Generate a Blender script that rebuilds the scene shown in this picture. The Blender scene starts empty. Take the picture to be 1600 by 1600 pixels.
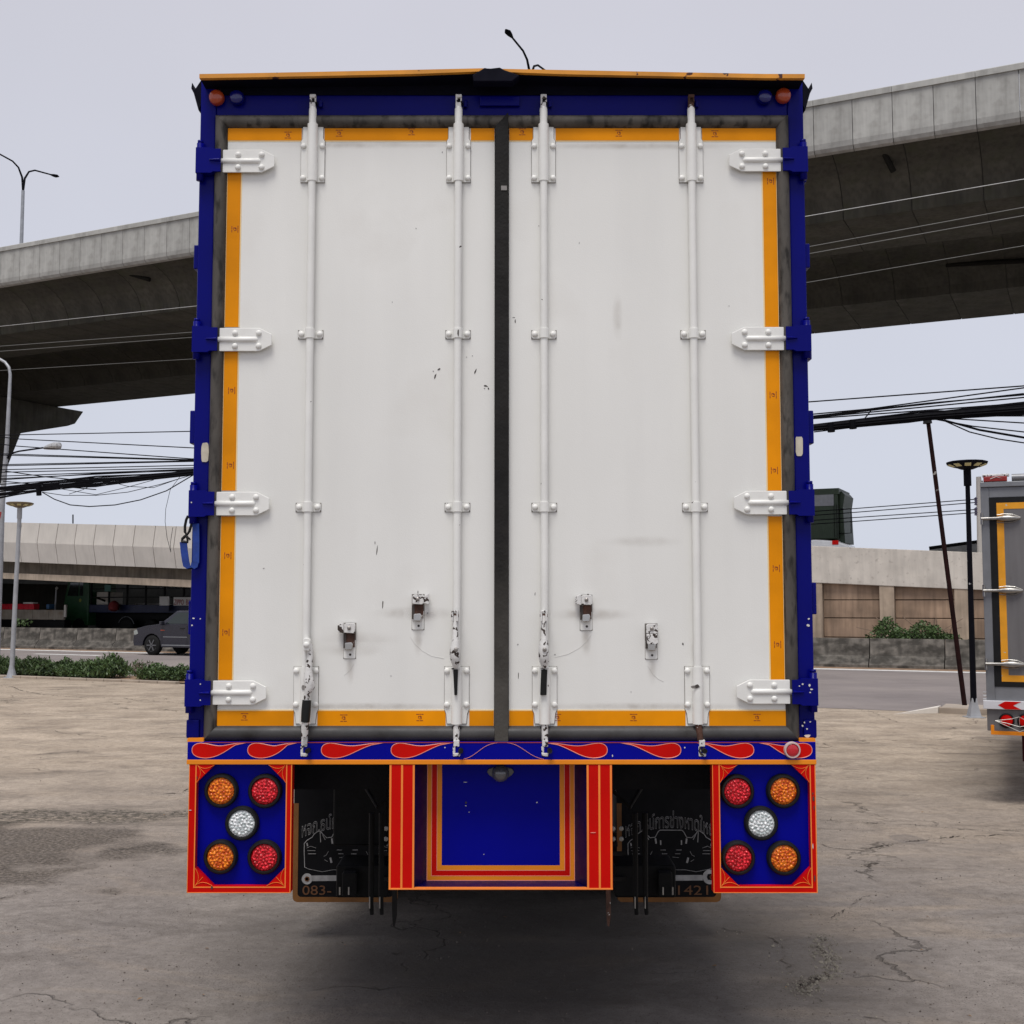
import bpy, bmesh, math, random
from mathutils import Vector, Matrix
random.seed(7)
R = math.radians
SC = bpy.context.scene
COL = SC.collection

# ------------------------------------------------------------------ camera
CAMH, FPX = 1.90, 1865.0
PITCH = math.atan(142.0 / FPX)
cd = bpy.data.cameras.new("camera"); cam = bpy.data.objects.new("camera", cd); COL.objects.link(cam)
cam.location = (0, 0, CAMH); cam.rotation_euler = (math.pi / 2 + PITCH, 0, 0)
cd.sensor_width = 36.0; cd.sensor_fit = 'HORIZONTAL'; cd.lens = 36.0 * FPX / 1600.0
cd.clip_start = 0.1; cd.clip_end = 3000
SC.camera = cam
# ------------------------------------------------------------------ world
SUN_EL, SUN_AZ = R(67), R(196)          # azimuth clockwise from +Y
w = bpy.data.worlds.new("World"); SC.world = w; w.use_nodes = True
nt = w.node_tree; nt.nodes.clear()
wo = nt.nodes.new('ShaderNodeOutputWorld'); bg = nt.nodes.new('ShaderNodeBackground')
sky = nt.nodes.new('ShaderNodeTexSky'); sky.sky_type = 'NISHITA'; sky.sun_disc = False
sky.sun_elevation = SUN_EL; sky.sun_rotation = SUN_AZ; sky.dust_density = 3
mix = nt.nodes.new('ShaderNodeMix'); mix.data_type = 'RGBA'; mix.inputs[0].default_value = 0.93
tc = nt.nodes.new('ShaderNodeTexCoord'); sep = nt.nodes.new('ShaderNodeSeparateXYZ')
rmp = nt.nodes.new('ShaderNodeValToRGB')
rmp.color_ramp.elements[0].position = 0.0; rmp.color_ramp.elements[0].color = (0.655, 0.695, 0.800, 1)
rmp.color_ramp.elements[1].position = 0.45; rmp.color_ramp.elements[1].color = (0.612, 0.610, 0.678, 1)
cl = nt.nodes.new('ShaderNodeTexNoise'); cl.inputs['Scale'].default_value = 1.6; cl.inputs['Detail'].default_value = 4
clm = nt.nodes.new('ShaderNodeMath'); clm.operation = 'MULTIPLY_ADD'; clm.inputs[1].default_value = 2.6; clm.inputs[2].default_value = 9.0
sc_ = nt.nodes.new('ShaderNodeVectorMath'); sc_.operation = 'SCALE'
L = nt.links.new
L(tc.outputs['Generated'], sep.inputs[0]); L(sep.outputs['Z'], rmp.inputs[0]); L(tc.outputs['Generated'], cl.inputs['Vector'])
L(cl.outputs['Fac'], clm.inputs[0]); L(rmp.outputs[0], sc_.inputs[0]); L(clm.outputs[0], sc_.inputs['Scale'])
L(sky.outputs[0], mix.inputs[6]); L(sc_.outputs[0], mix.inputs[7]); L(mix.outputs[2], bg.inputs[0])
bg.inputs[1].default_value = 0.1; L(bg.outputs[0], wo.inputs[0])
# ------------------------------------------------------------------ sun (veiled by cloud)
sd = bpy.data.lights.new("sun", 'SUN'); sd.energy = 2.6; sd.angle = R(26); sd.color = (1.0, 0.97, 0.93)
sun = bpy.data.objects.new("sun", sd); COL.objects.link(sun)
sdir = Vector((math.sin(SUN_AZ) * math.cos(SUN_EL), math.cos(SUN_AZ) * math.cos(SUN_EL), math.sin(SUN_EL)))
sun.rotation_euler = (-sdir).to_track_quat('-Z', 'Y').to_euler(); sun.location = sdir * 60
vs = SC.view_settings; vs.view_transform = 'Standard'; vs.look = 'None'; vs.exposure = 0.0; vs.gamma = 1.0; vs.use_curve_mapping = False

# ------------------------------------------------------------------ measuring helpers (pixel of the photo -> metre in the place)
CP, SP = math.cos(PITCH), math.sin(PITCH)
def ray(px, py):
    u, v = (px - 800) / FPX, (800 - py) / FPX
    return Vector((u, CP - v * SP, SP + v * CP))
CAM = Vector((0, 0, CAMH))
def at(px, py, Y): r = ray(px, py); return CAM + r * (Y / r.y)
NQ = Vector((0.4352, 0.9003, 0)); EQ = Vector((0.9003, -0.4352, 0))    # across / along the road
ROADROT = math.atan2(EQ.y, EQ.x)
def atq(px, py, q): r = ray(px, py); return CAM + r * (q / r.dot(NQ))
def sq(s, q, z=0): return EQ * s + NQ * q + Vector((0, 0, z))
def gnd(px, py): r = ray(px, py); return CAM + r * (-CAMH / r.z)
def sof(px, q): r = ray(px, 900); p = CAM + r * (q / r.dot(NQ)); return p.dot(EQ)

# ------------------------------------------------------------------ materials
MATS = {}
def pmat(name, base, rough=0.5, metal=0.0, var=0.08, vs=3.0, bump=0.0, bs=60.0, chips=None, spec=0.5, st=(1, 1, 1), coat=0.0, rand=0.0, streak=0.0, alpha_em=None, dirt=None, world=False):
    if name in MATS: return MATS[name]
    m = bpy.data.materials.new(name); m.use_nodes = True; n = m.node_tree; N = n.nodes; Lk = n.links.new
    b = N['Principled BSDF']; b.inputs['Roughness'].default_value = rough; b.inputs['Metallic'].default_value = metal
    b.inputs['Specular IOR Level'].default_value = spec; b.inputs['Coat Weight'].default_value = coat
    if world: g = N.new('ShaderNodeNewGeometry'); vec = g.outputs['Position']
    else: g = N.new('ShaderNodeTexCoord'); vec = g.outputs['Object']
    mp = N.new('ShaderNodeMapping'); mp.inputs['Scale'].default_value = st; Lk(vec, mp.inputs[0])
    def noise(scale, det=5, v=None, dist=0.0):
        t = N.new('ShaderNodeTexNoise'); t.inputs['Scale'].default_value = scale; t.inputs['Detail'].default_value = det
        t.inputs['Distortion'].default_value = dist; Lk(v or mp.outputs[0], t.inputs['Vector']); return t.outputs['Fac']
    def ramp(f, p0, p1, c0=0.0, c1=1.0):
        r = N.new('ShaderNodeMapRange'); r.inputs['From Min'].default_value = p0; r.inputs['From Max'].default_value = p1
        r.inputs['To Min'].default_value = c0; r.inputs['To Max'].default_value = c1; Lk(f, r.inputs[0]); return r.outputs[0]
    def mixc(f, a, c, mode='MIX'):
        x = N.new('ShaderNodeMix'); x.data_type = 'RGBA'; x.blend_type = mode
        if isinstance(f, float): x.inputs[0].default_value = f
        else: Lk(f, x.inputs[0])
        for i, vv in ((6, a), (7, c)):
            if isinstance(vv, (tuple, list)): x.inputs[i].default_value = tuple(vv)[:3] + (1,)
            else: Lk(vv, x.inputs[i])
        return x.outputs[2]
    lo = tuple(max(0, c * (1 - var)) for c in base); hi = tuple(min(1, c * (1 + var)) for c in base)
    col = mixc(ramp(noise(vs), 0.3, 0.7), lo, hi)
    if rand:
        oi = N.new('ShaderNodeObjectInfo'); col = mixc(ramp(oi.outputs['Random'], 0, 1, 0, 1), mixc(1.0, col, (1 - rand,) * 3, 'MULTIPLY'), col)
    if streak:
        m2 = N.new('ShaderNodeMapping'); m2.inputs['Scale'].default_value = (4, 4, 0.35); Lk(vec, m2.inputs[0])
        col = mixc(ramp(noise(1.6, 6, m2.outputs[0]), 0.42, 0.72, 0, streak), col, tuple(c * 0.25 for c in base))
    if dirt:
        dc, dsc, d0, d1, amt = dirt
        col = mixc(ramp(noise(dsc, 8), d0, d1, 0, amt), col, dc)
    rg = None
    if chips:
        cc, csc, cth = chips
        f = ramp(noise(csc, 3, None, 0.6), cth, cth + 0.015)
        col = mixc(f, col, cc); rg = ramp(f, 0, 1, rough, 0.8)
    Lk(col, b.inputs['Base Color'])
    if rg is None and rough > 0.15: rg = ramp(noise(vs * 2.3), 0.3, 0.7, rough * 0.85, min(1, rough * 1.15))
    if rg is not None: Lk(rg, b.inputs['Roughness'])
    if bump:
        bn = N.new('ShaderNodeBump'); bn.inputs['Strength'].default_value = bump; bn.inputs['Distance'].default_value = 0.01
        Lk(noise(bs, 6), bn.inputs['Height']); Lk(bn.outputs[0], b.inputs['Normal'])
    MATS[name] = m; return m

def lens_mat(name, dark, bright):
    m = bpy.data.materials.new(name); m.use_nodes = True; n = m.node_tree; N = n.nodes; Lk = n.links.new
    b = N['Principled BSDF']; b.inputs['Roughness'].default_value = 0.25; b.inputs['Coat Weight'].default_value = 0.15; b.inputs['Specular IOR Level'].default_value = 0.35
    g = N.new('ShaderNodeTexCoord'); v = N.new('ShaderNodeTexVoronoi'); v.inputs['Scale'].default_value = 75; Lk(g.outputs['Object'], v.inputs['Vector'])
    v2 = N.new('ShaderNodeTexVoronoi'); v2.inputs['Scale'].default_value = 170; Lk(g.outputs['Object'], v2.inputs['Vector'])
    r = N.new('ShaderNodeValToRGB'); r.color_ramp.elements[0].color = tuple(dark) + (1,); r.color_ramp.elements[1].color = tuple(bright) + (1,)
    r.color_ramp.elements[0].position = 0.15; r.color_ramp.elements[1].position = 0.85
    s = N.new('ShaderNodeSeparateColor'); Lk(v2.outputs['Color'], s.inputs[0])
    mm = N.new('ShaderNodeMath'); mm.operation = 'POWER'; Lk(s.outputs[0], mm.inputs[0]); mm.inputs[1].default_value = 1.6
    Lk(mm.outputs[0], r.inputs[0]); Lk(r.outputs[0], b.inputs['Base Color'])
    bn = N.new('ShaderNodeBump'); bn.inputs['Strength'].default_value = 0.5; bn.inputs['Distance'].default_value = 0.003
    ad = N.new('ShaderNodeMath'); ad.operation = 'ADD'; Lk(v.outputs['Distance'], ad.inputs[0]); Lk(v2.outputs['Distance'], ad.inputs[1])
    Lk(ad.outputs[0], bn.inputs['Height']); Lk(bn.outputs[0], b.inputs['Normal'])
    return m

CHIP = (0.035, 0.022, 0.016)
M_white = pmat('door_white', (0.79, 0.785, 0.75), 0.42, var=0.035, vs=1.1, bump=0.06, bs=230, streak=0.05, dirt=((0.42, 0.37, 0.31), 2.2, 0.56, 0.85, 0.25), spec=0.35)
M_whiteh = pmat('hardware_white', (0.78, 0.775, 0.74), 0.38, var=0.05, vs=8, bump=0.04, bs=120, chips=(CHIP, 26, 0.735))
M_whitec = pmat('chipped_white', (0.66, 0.65, 0.63), 0.42, var=0.08, vs=20, bump=0.2, bs=90, chips=(CHIP, 50, 0.575))
M_rusty = pmat('rusty_steel', (0.07, 0.03, 0.018), 0.8, var=0.5, vs=30, bump=0.4, bs=120, chips=((0.6, 0.58, 0.54), 40, 0.66))
M_blue = pmat('truck_blue', (0.001, 0.002, 0.145), 0.30, var=0.14, vs=2.5, bump=0.015, bs=50, spec=0.12, chips=((0.45, 0.43, 0.42), 42, 0.79))
M_blue2 = pmat('panel_blue', (0.001, 0.002, 0.25), 0.34, var=0.10, vs=2.0, bump=0.02, bs=30, spec=0.08)
M_under = pmat('lip_underside_shadow_black', (0.002, 0.002, 0.008), 0.7, var=0.3, vs=8, spec=0.1)  # black that also stands for the shadow beneath the roof lip
M_red = pmat('truck_red', (0.56, 0.003, 0.001), 0.36, var=0.08, vs=5, bump=0.015, bs=50, spec=0.12, chips=((0.03, 0.01, 0.01), 30, 0.77))
M_orange = pmat('pinstripe_orange', (0.88, 0.24, 0.04), 0.4, var=0.08, vs=9, spec=0.3)
M_yellowo = pmat('stripe_amber', (0.80, 0.25, 0.01), 0.38, var=0.07, vs=6, spec=0.3, chips=((0.1, 0.03, 0.02), 24, 0.77))
M_pink = pmat('pinstripe_pink', (0.86, 0.30, 0.22), 0.4, var=0.05, vs=9)
M_tape = pmat('reflective_tape', (0.80, 0.28, 0.0), 0.40, var=0.14, vs=4, bump=0.03, bs=300, streak=0.12, spec=0.15)
M_tapedge = pmat('tape_edge', (0.88, 0.66, 0.32), 0.4)
M_mark = pmat('tape_print', (0.24, 0.03, 0.005), 0.6)
M_gask = pmat('gasket_rubber', (0.075, 0.067, 0.058), 0.66, var=0.4, vs=9, bump=0.25, bs=70, spec=0.3, st=(1, 1, 0.35), dirt=((0.008, 0.007, 0.006), 30, 0.50, 0.66, 0.85))
M_gaskb = pmat('gasket_dark', (0.007, 0.006, 0.006), 0.6, spec=0.2, var=0.35, vs=12, bump=0.2, bs=80, dirt=((0.05, 0.045, 0.035), 24, 0.55, 0.75, 0.5))
M_gaskl = pmat('gasket_sill', (0.058, 0.056, 0.056), 0.5, spec=0.25, var=0.2, vs=7, bump=0.1, bs=60, dirt=((0.02, 0.017, 0.014), 9, 0.5, 0.72, 0.7))
M_rubber = pmat('black_rubber', (0.008, 0.008, 0.008), 0.5, var=0.2, vs=20, spec=0.25)
M_tyre = pmat('tyre_rubber', (0.010, 0.010, 0.010), 0.8, spec=0.2, var=0.2, vs=20, bump=0.3, bs=30)
M_black = pmat('chassis_black', (0.005, 0.005, 0.005), 0.55, var=0.4, vs=12, bump=0.2, bs=60, spec=0.15, chips=((0.10, 0.09, 0.08), 18, 0.80))
M_flap = pmat('flap_rubber', (0.005, 0.005, 0.006), 0.6, var=0.2, vs=9, spec=0.15)
M_flapb = pmat('flap_border', (0.20, 0.078, 0.012), 0.6, var=0.2, vs=9)
M_print = pmat('flap_print_grey', (0.34, 0.33, 0.32), 0.6, var=0.3, vs=20)
M_printb = pmat('flap_print_brown', (0.13, 0.05, 0.015), 0.6, var=0.15, vs=20)
M_chrome = pmat('chrome', (0.55, 0.54, 0.52), 0.18, 1.0, var=0.1, vs=20)
M_dullc = pmat('dull_chrome', (0.34, 0.33, 0.31), 0.36, 0.85, var=0.25, vs=20)
M_steel = pmat('worn_steel', (0.30, 0.28, 0.26), 0.45, 0.7, var=0.3, vs=30)
M_grey = pmat('cast_grey', (0.11, 0.11, 0.115), 0.4, 0.3, var=0.2, vs=20)
M_lenso = lens_mat('amber_led_lens', (0.50, 0.06, 0.001), (1.0, 0.30, 0.02))
M_lensr = lens_mat('red_led_lens', (0.34, 0.0, 0.004), (0.95, 0.03, 0.05))
M_lensw = lens_mat('white_led_lens', (0.42, 0.47, 0.47), (0.97, 0.98, 0.98))
M_beige = pmat('bare_patch', (0.55, 0.50, 0.40), 0.6, var=0.12, vs=30, chips=((0.12, 0.05, 0.03), 40, 0.72))
M_strap = pmat('blue_webbing', (0.006, 0.04, 0.26), 0.7, var=0.2, vs=30, bump=0.3, bs=300)
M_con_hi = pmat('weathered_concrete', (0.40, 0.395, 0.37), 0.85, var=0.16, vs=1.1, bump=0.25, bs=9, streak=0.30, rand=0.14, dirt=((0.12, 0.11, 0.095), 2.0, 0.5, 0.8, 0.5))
M_con_dk = pmat('grimy_shaded_concrete', (0.062, 0.057, 0.044), 0.9, var=0.30, vs=0.7, bump=0.3, bs=7, streak=0.5, rand=0.25, dirt=((0.045, 0.048, 0.025), 1.3, 0.5, 0.75, 0.6))  # grime, with the shade under the decks also put into this dark colour
M_kerb = pmat('kerb_concrete', (0.32, 0.265, 0.21), 0.9, var=0.2, vs=2, bump=0.3, bs=20)
M_con_lt = pmat('pale_concrete', (0.68, 0.635, 0.57), 0.8, var=0.06, vs=1.2, bump=0.15, bs=12, streak=0.10, rand=0.05)
M_con_wall = pmat('rough_wall_render', (0.66, 0.605, 0.53), 0.9, var=0.12, vs=1.5, bump=0.6, bs=5, streak=0.2, dirt=((0.22, 0.18, 0.14), 7, 0.60, 0.80, 0.6))
M_plank = pmat('precast_plank', (0.34, 0.235, 0.16), 0.9, var=0.40, vs=0.9, bump=0.4, bs=9, streak=0.45, rand=0.15)
M_pil = pmat('pilaster_concrete', (0.42, 0.33, 0.245), 0.9, var=0.2, vs=2, bump=0.3, bs=9, streak=0.5)
M_jersey = pmat('barrier_concrete', (0.16, 0.145, 0.125), 0.95, var=0.35, vs=3.5, bump=0.5, bs=8, rand=0.15, streak=0.6, st=(1, 1, 1.8), dirt=((0.030, 0.027, 0.022), 2.6, 0.40, 0.60, 0.85))
M_line = pmat('road_paint', (0.66, 0.65, 0.63), 0.7, var=0.12, vs=4, dirt=((0.3, 0.29, 0.28), 6, 0.55, 0.7, 0.6), world=True)
M_lampgrey = pmat('galvanised_pole', (0.34, 0.35, 0.37), 0.5, 0.3, var=0.12, vs=6)
M_poleblack = pmat('pole_dark', (0.003, 0.003, 0.006), 0.6, 0.0, var=0.3, vs=8, spec=0.08, chips=((0.35, 0.35, 0.36), 7, 0.70))
M_polered = pmat('pole_rust', (0.016, 0.005, 0.005), 0.7, 0.0, var=0.4, vs=5, spec=0.1, chips=((0.35, 0.33, 0.30), 5, 0.70))
M_cable = pmat('cable_black', (0.003, 0.003, 0.005), 0.7, var=0.2, spec=0.08)
M_wire = pmat('bare_wire', (0.40, 0.40, 0.40), 0.5, 0.2, var=0.1)
M_soil = pmat('verge_soil', (0.25, 0.16, 0.10), 0.95, var=0.3, vs=6, bump=0.6, bs=20, world=True)
M_glass = pmat('dark_glass', (0.015, 0.022, 0.020), 0.08, var=0.1, spec=0.6)

# ------------------------------------------------------------------ mesh builder
OFF = {}
class MB:
    def __init__(s): s.v = []; s.f = []
    def add(s, vs, fs):
        k = len(s.v); s.v += [tuple(p) for p in vs]; s.f += [tuple(i + k for i in f) for f in fs]; return s
    def box(s, x0, x1, y0, y1, z0, z1):
        return s.add([(x0, y0, z0), (x1, y0, z0), (x1, y1, z0), (x0, y1, z0), (x0, y0, z1), (x1, y0, z1), (x1, y1, z1), (x0, y1, z1)],
                     [(0, 3, 2, 1), (4, 5, 6, 7), (0, 1, 5, 4), (1, 2, 6, 5), (2, 3, 7, 6), (3, 0, 4, 7)])
    def obox(s, c, ax, ay, az, hx, hy, hz):          # oriented box
        vs = [c + ax * (i * hx) + ay * (j * hy) + az * (k * hz) for k in (-1, 1) for i, j in ((-1, -1), (1, -1), (1, 1), (-1, 1))]
        return s.add(vs, [(0, 3, 2, 1), (4, 5, 6, 7), (0, 1, 5, 4), (1, 2, 6, 5), (2, 3, 7, 6), (3, 0, 4, 7)])
    def prism(s, poly, a0, a1, fn):                  # poly (u,v) extruded a0..a1, fn(u,v,a)->xyz
        n = len(poly); vs = [fn(u, v, a0) for u, v in poly] + [fn(u, v, a1) for u, v in poly]
        return s.add(vs, [tuple(range(n)), tuple(range(2 * n - 1, n - 1, -1))] + [(i, (i + 1) % n + 0, (i + 1) % n + n, i + n)[::-1] for i in range(n)])
    def xz(s, poly, y0, y1): return s.prism(poly, y0, y1, lambda u, v, a: (u, a, v))     # face in XZ, thickness along Y
    def tube(s, pts, r, n=8, cap=True, flat=1.0):
        pts = [Vector(p) for p in pts]; m = len(pts); rs = r if isinstance(r, (list, tuple)) else [r] * m; k0 = len(s.v); up = None
        for i, p in enumerate(pts):
            t = (pts[min(i + 1, m - 1)] - pts[max(i - 1, 0)]).normalized()
            if up is None: up = Vector((0, 0, 1)) if abs(t.z) < 0.9 else Vector((0, 1, 0))
            a = t.cross(up).normalized(); b = a.cross(t).normalized(); up = b
            for j in range(n):
                an = 2 * math.pi * j / n; s.v.append(tuple(p + a * (math.cos(an) * rs[i]) + b * (math.sin(an) * rs[i] * flat)))
        for i in range(m - 1):
            for j in range(n):
                A = k0 + i * n; s.f.append((A + j, A + (j + 1) % n, A + n + (j + 1) % n, A + n + j))
        if cap: s.f.append(tuple(k0 + j for j in range(n))[::-1]); s.f.append(tuple(k0 + (m - 1) * n + j for j in range(n)))
        return s
    def lathe(s, prof, c, axis, n=20):                # prof [(r, h)] along axis
        c = Vector(c); ax = Vector(axis).normalized(); a = ax.orthogonal().normalized(); b = ax.cross(a); k0 = len(s.v)
        for r_, h in prof:
            for j in range(n):
                an = 2 * math.pi * j / n; s.v.append(tuple(c + ax * h + a * (math.cos(an) * r_) + b * (math.sin(an) * r_)))
        for i in range(len(prof) - 1):
            for j in range(n):
                A = k0 + i * n; s.f.append((A + j, A + (j + 1) % n, A + n + (j + 1) % n, A + n + j))
        s.f.append(tuple(k0 + j for j in range(n))[::-1]); s.f.append(tuple(k0 + (len(prof) - 1) * n + j for j in range(n)))
        return s
    def mesh(s, name, mat, off=Vector((0, 0, 0)), smooth=False):
        me = bpy.data.meshes.new(name); me.from_pydata([(x - off.x, y - off.y, z - off.z) for x, y, z in s.v], [], s.f); me.validate()
        bm = bmesh.new(); bm.from_mesh(me); bmesh.ops.recalc_face_normals(bm, faces=bm.faces); bm.to_mesh(me); bm.free()
        if smooth:
            me.polygons.foreach_set('use_smooth', [True] * len(me.polygons))
        me.materials.append(mat); return me
    def build(s, name, mat, parent=None, bev=0.0, smooth=False, seg=2):
        off = OFF.get(parent, Vector((0, 0, 0))); me = s.mesh(name, mat, off, smooth)
        o = bpy.data.objects.new(name, me); COL.objects.link(o); o.parent = parent; OFF[o] = off
        if bev: b = o.modifiers.new('bevel', 'BEVEL'); b.width = bev; b.segments = seg; b.limit_method = 'ANGLE'; b.angle_limit = R(35)
        if smooth and not bev: smooth_angle(me)
        return o
def smooth_angle(me, ang=40):
    bm = bmesh.new(); bm.from_mesh(me)
    for e in bm.edges:
        if len(e.link_faces) == 2 and e.calc_face_angle(0) > R(ang): e.smooth = False
    bm.to_mesh(me); bm.free()
def inst(name, me, parent, loc, rot=None):            # a piece sharing mesh data; loc is in the same coordinates the thing is built in
    o = bpy.data.objects.new(name, me); COL.objects.link(o); o.parent = parent
    p = OFF.get(parent, Vector((0, 0, 0))); o.location = Vector(loc) - p
    if rot: o.rotation_euler = rot
    OFF[o] = Vector(loc); return o
def tag(o, label=None, cat=None, group=None, kind=None):
    for k, v in (('label', label), ('category', cat), ('group', group), ('kind', kind)):
        if v: o[k] = v
    return o
def thing(name, loc, label, cat, group=None, rotz=0.0, local=False):
    o = bpy.data.objects.new(name, None); COL.objects.link(o); o.location = loc; o.rotation_euler = (0, 0, rotz); o.empty_display_size = 0.3
    OFF[o] = Vector((0, 0, 0)) if local else Vector(loc)
    return tag(o, label, cat, group)
def struct(o): o['kind'] = 'structure'; return o
def text_mesh(txt, size, mat, outline=0.0, width=None):
    c = bpy.data.curves.new('lettering', 'FONT'); c.body = txt; c.size = size; c.align_x = 'LEFT'; c.resolution_u = 3
    if outline: c.fill_mode = 'NONE'; c.bevel_depth = outline; c.bevel_resolution = 0
    else: c.extrude = 0.0008
    o = bpy.data.objects.new('tmp', c); COL.objects.link(o); dg = bpy.context.evaluated_depsgraph_get()
    me = bpy.data.meshes.new_from_object(o.evaluated_get(dg)); bpy.data.objects.remove(o)
    if width and len(me.vertices):
        xs = [v.co.x for v in me.vertices]; k = width / max(1e-6, max(xs) - min(xs)); x0 = min(xs)
        for v in me.vertices: v.co.x = (v.co.x - x0) * k
    me.materials.clear(); me.materials.append(mat); return me

# ================================================================== SETTING: ground, yard, road
def sheet(name, pts, z, mat):
    m = MB(); m.add([(p.x, p.y, z) for p in pts], [tuple(range(len(pts)))]); return struct(m.build(name, mat))
def yard_mat():
    m = bpy.data.materials.new('yard_concrete'); m.use_nodes = True; n = m.node_tree; N = n.nodes; Lk = n.links.new
    b = N['Principled BSDF']; b.inputs['Specular IOR Level'].default_value = 0.25
    g = N.new('ShaderNodeNewGeometry'); pos = g.outputs['Position']
    def mp(s, loc=(0, 0, 0), rot=0.0):
        x = N.new('ShaderNodeMapping'); x.inputs['Scale'].default_value = s; x.inputs['Location'].default_value = loc; x.inputs['Rotation'].default_value = (0, 0, rot); Lk(pos, x.inputs[0]); return x.outputs[0]
    def noise(sc, det=6, v=None, dist=0.0, rough=0.55):
        t = N.new('ShaderNodeTexNoise'); t.inputs['Scale'].default_value = sc; t.inputs['Detail'].default_value = det; t.inputs['Distortion'].default_value = dist
        t.inputs['Roughness'].default_value = rough; Lk(v or pos, t.inputs['Vector']); return t.outputs['Fac']
    def rng(f, a, c, lo=0.0, hi=1.0):
        r = N.new('ShaderNodeMapRange'); r.inputs[1].default_value = a; r.inputs[2].default_value = c; r.inputs[3].default_value = lo; r.inputs[4].default_value = hi; Lk(f, r.inputs[0]); return r.outputs[0]
    def math_(op, a, c):
        x = N.new('ShaderNodeMath'); x.operation = op
        for i, vv in ((0, a), (1, c)):
            if isinstance(vv, (int, float)): x.inputs[i].default_value = vv
            else: Lk(vv, x.inputs[i])
        return x.outputs[0]
    def mixc(f, a, c, mode='MIX'):
        x = N.new('ShaderNodeMix'); x.data_type = 'RGBA'; x.blend_type = mode
        if isinstance(f, float): x.inputs[0].default_value = f
        else: Lk(f, x.inputs[0])
        for i, vv in ((6, a), (7, c)):
            if isinstance(vv, tuple): x.inputs[i].default_value = vv + (1,)
            else: Lk(vv, x.inputs[i])
        return x.outputs[2]
    sp = N.new('ShaderNodeSeparateXYZ'); Lk(pos, sp.inputs[0])
    base = mixc(rng(noise(0.5, 8), 0.35, 0.65), (0.225, 0.196, 0.174), (0.315, 0.280, 0.250))
    # dusty, drier concrete farther out towards the road
    fy = rng(math_('ADD', sp.outputs['Y'], math_('MULTIPLY', noise(0.35, 4), 5.0)), 10, 17)
    base = mixc(fy, base, mixc(rng(noise(1.3, 8, mp((0.8, 1.1, 1))), 0.36, 0.66), (0.56, 0.46, 0.355), (0.36, 0.29, 0.22)))
    # sandy drifts, long and thin across the slope
    dr = rng(noise(1.1, 10, mp((0.55, 1.2, 1), rot=0.25), 1.0, 0.62), 0.50, 0.64)
    base = mixc(math_('MULTIPLY', dr, 0.55), base, (0.40, 0.325, 0.25))
    gr = rng(noise(1.6, 10, mp((0.6, 1.1, 1), (3, 5, 0)), 0.8, 0.65), 0.52, 0.68)
    base = mixc(math_('MULTIPLY', gr, 0.5), base, (0.10, 0.083, 0.068))
    # exposed aggregate patch left of the truck (real wear with its own outline)
    def blob(cx, cy, rx, ry, amp, sc, soft=0.03):
        v = mp((1 / rx, 1 / ry, 0.0), (-cx / rx, -cy / ry, 0)); ln = N.new('ShaderNodeVectorMath'); ln.operation = 'LENGTH'; Lk(v, ln.inputs[0])
        return rng(math_('ADD', ln.outputs['Value'], math_('MULTIPLY', math_('SUBTRACT', noise(sc, 7), 0.5), amp)), 1.0 + soft, 1.0 - soft)
    pt = N.new('ShaderNodeMath'); pt.operation = 'MAXIMUM'
    Lk(blob(-4.9, 9.5, 2.1, 1.0, 1.9, 1.3, 0.12), pt.inputs[0]); Lk(blob(-4.6, 8.4, 1.5, 0.75, 2.2, 1.8, 0.15), pt.inputs[1]); patch = pt.outputs[0]
    agg = mixc(rng(noise(34, 4), 0.42, 0.62), (0.055, 0.045, 0.034), (0.23, 0.19, 0.155))
    base = mixc(math_('MULTIPLY', patch, 0.85), base, agg)
    dk = blob(-4.2, 10.85, 1.7, 0.34, 2.4, 2.6, 0.35)
    base = mixc(math_('MULTIPLY', dk, math_('MULTIPLY', rng(noise(20, 8, None, 0.8, 0.7), 0.40, 0.56), 0.9)), base, (0.035, 0.033, 0.022))
    # pale dried puddle rings, oil stain deepened by the truck's shadow painted in
    oil_shade = blob(0.2, 6.7, 1.5, 1.3, 1.2, 0.9, 0.45)
    base = mixc(math_('MULTIPLY', oil_shade, 0.72), base, (0.05, 0.047, 0.044))
    st2 = blob(3.2, 9.8, 0.14, 0.2, 1.2, 3); base = mixc(math_('MULTIPLY', st2, 0.3), base, (0.09, 0.09, 0.1))
    # fine speckle, pits
    spk = rng(noise(60, 3), 0.39, 0.33); base = mixc(math_('MULTIPLY', spk, 0.65), base, (0.06, 0.05, 0.04))
    spl = rng(noise(48, 2, mp((1, 1, 1), (9, 4, 0))), 0.70, 0.74); base = mixc(math_('MULTIPLY', spl, 0.4), base, (0.38, 0.35, 0.31))
    base = mixc(rng(noise(14, 9, None, 0, 0.7), 0.35, 0.65, 0.0, 0.38), base, (0.085, 0.07, 0.057))
    base = mixc(rng(noise(4.5, 9, None, 0.5, 0.7), 0.50, 0.68, 0.0, 0.30), base, (0.085, 0.07, 0.058))
    grit = rng(noise(110, 3), 0.56, 0.66); base = mixc(math_('MULTIPLY', grit, math_('MULTIPLY', rng(noise(0.9, 6), 0.42, 0.58), 0.7)), base, (0.05, 0.042, 0.035))
    # hairline cracks
    vo = N.new('ShaderNodeTexVoronoi'); vo.feature = 'DISTANCE_TO_EDGE'; vo.inputs['Scale'].default_value = 0.26
    ds = N.new('ShaderNodeVectorMath'); ds.operation = 'ADD'; nz = N.new('ShaderNodeTexNoise'); nz.inputs['Scale'].default_value = 1.7; nz.inputs['Detail'].default_value = 9; Lk(pos, nz.inputs['Vector'])
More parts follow.
